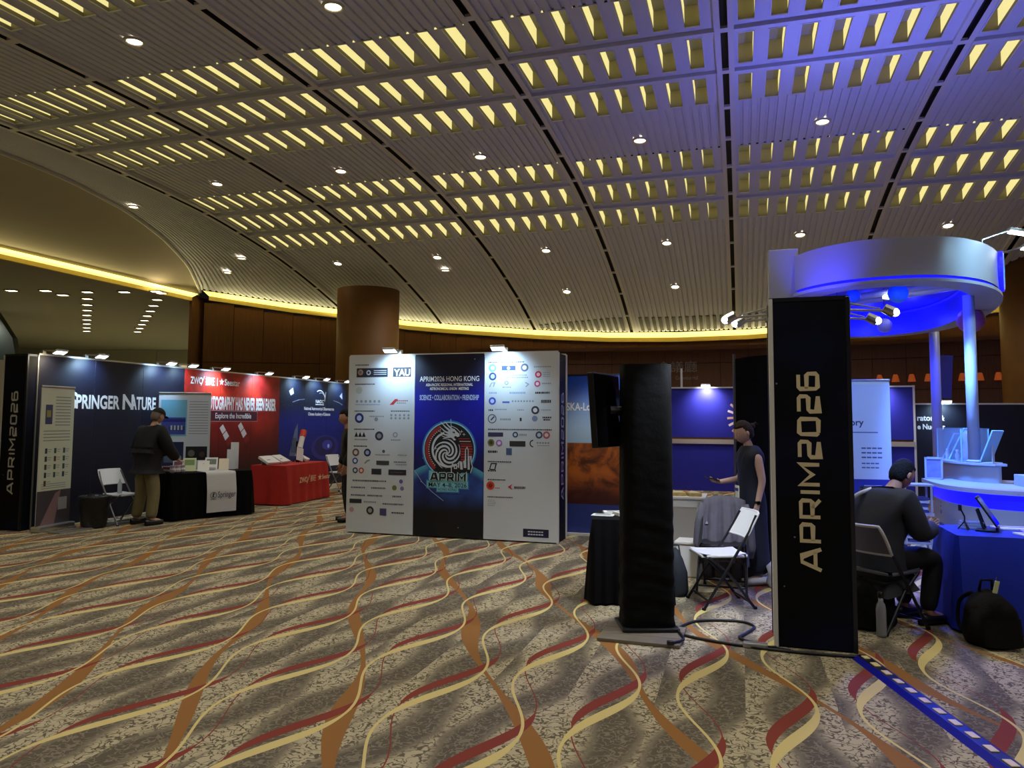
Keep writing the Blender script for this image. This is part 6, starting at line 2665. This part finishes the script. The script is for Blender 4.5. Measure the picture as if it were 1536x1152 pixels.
add_hand(J, B, 'wrl', (-.5, -.8, .2), (-.4, .3, .8), .8, pre='l')
add_hand(J, B, 'wrr', (.5, -.8, .2), (.4, .3, .8), .8, pre='r')
HM = Matrix.Translation((0, -.235, 1.19)) @ Matrix.Rotation(math.radians(34), 4, 'X')
skin_mesh(J, B, SKIN2, 'body', t, 2, lambda mb: head_parts(mb, HM, SKIN2))
GJ = mat('grey_suit', (44, 48, 58), .75, noise=.2, nscale=9, bump=.3)
c = grow(CLO, up, .04)
c['hip'] = (0, .07, .48, (.225, .175))
c['hem'] = (0, .06, .40, (.215, .17))
c['neck'] = (0, -.10, 1.06, .095)
c['upper'] = (0, -.06, .98, (.17, .135))
skin_mesh(c, [b_ for b_ in UB if b_ != ('chest', 'neck')] + [('chest', 'upper'), ('upper', 'neck'), ('hip', 'hem')], GJ, 'jacket', t)
c = grow(CLO, lo, .02)
skin_mesh(c, LB, mat('black_trousers', (14, 14, 17), .8), 'trousers', t)
shoes(t, J, BLACK)
hair_shell(HM, mat('hair_black', (14, 13, 14), .75, spec=.2, bump=.6, nscale=60), 'hair', t, low=-.25)
mb = MB()
mb.tube(spline([(.10, .0, 1.07), (.17, .12, 1.0), (.21, .16, .85), (.22, .12, .68)], 6), .018, WHITE, 6)
mb.build('bag_strap', t, True, 'white bag strap behind the shoulder')
off = Matrix.Rotation(math.radians(112), 3, 'Z') @ Vector((-.01, -.585, .80))
ph = thing('phone', 'pale-edged phone held low by the seated man', 'phone', Vector((3.02, 6.14, 0)) + off, math.radians(112))
mb = MB()
mb.box((0, 0, 0), (.075, .15, .010), ALU, (math.radians(30), 0, 0), .004)
mb.build('case', ph)
mb = MB()
mb.box((0, .004, .006), (.068, .14, .002), mat('phone_screen', (150, 150, 160), .2, emit=.3), (math.radians(30), 0, 0))
mb.build('screen', ph)

# --- dark figure half behind the backdrop
t = person_root('person in black clothes half hidden behind the white end of the backdrop', Vector((-2.60, 12.0, 0)), math.radians(-70))
J = {'hip': (0, .02, .92, (.15, .11)), 'waist': (0, .0, 1.06, (.14, .10)), 'chest': (0, -.0, 1.28, (.16, .11)), 'neck': (0, -.02, 1.48, .055), 'skull': (0, -.04, 1.58, .06),
     'shl': (.19, .0, 1.40, .062), 'ell': (.25, .02, 1.12, .046), 'wrl': (.24, -.10, .88, .03),
     'shr': (-.19, .0, 1.40, .062), 'elr': (-.25, .02, 1.12, .046), 'wrr': (-.24, -.10, .88, .03),
     'hl': (.10, .02, .86, .09), 'kl': (.11, -.01, .48, .062), 'al': (.11, .04, .09, .042), 'tl': (.12, -.13, .04, .038),
     'hr': (-.10, .02, .86, .09), 'kr': (-.11, -.01, .48, .062), 'ar': (-.11, .04, .09, .042), 'tr': (-.12, -.13, .04, .038)}
B = list(BASEB)
CLO = dict(J)
add_hand(J, B, 'wrl', (0, -.1, -1), (0, -1, 0), .5, pre='l')
add_hand(J, B, 'wrr', (0, -.1, -1), (0, -1, 0), .5, pre='r')
HM = Matrix.Translation((0, -.06, 1.64)) @ Matrix.Rotation(math.radians(10), 4, 'X')
skin_mesh(J, B, SKIN2, 'body', t, 2, lambda mb: head_parts(mb, HM, SKIN2))
c = grow(CLO, up, .035)
c['neck'] = (0, -.01, 1.46, .075)
skin_mesh(c, UB, JB, 'jacket', t)
skin_mesh(grow(CLO, lo, .025), LB, mat('black_trousers', (14, 14, 17), .8), 'trousers', t)
shoes(t, J, BLACK)
hair_shell(HM, mat('hair_black', (14, 13, 14), .75, spec=.2, bump=.6, nscale=60), 'hair', t, low=-.25)
folding_chair('white folding chair far back between red table and backdrop', Vector((-3.75, 16.6, 0)), math.radians(60))
bpy.data.scenes.remove(tmp)
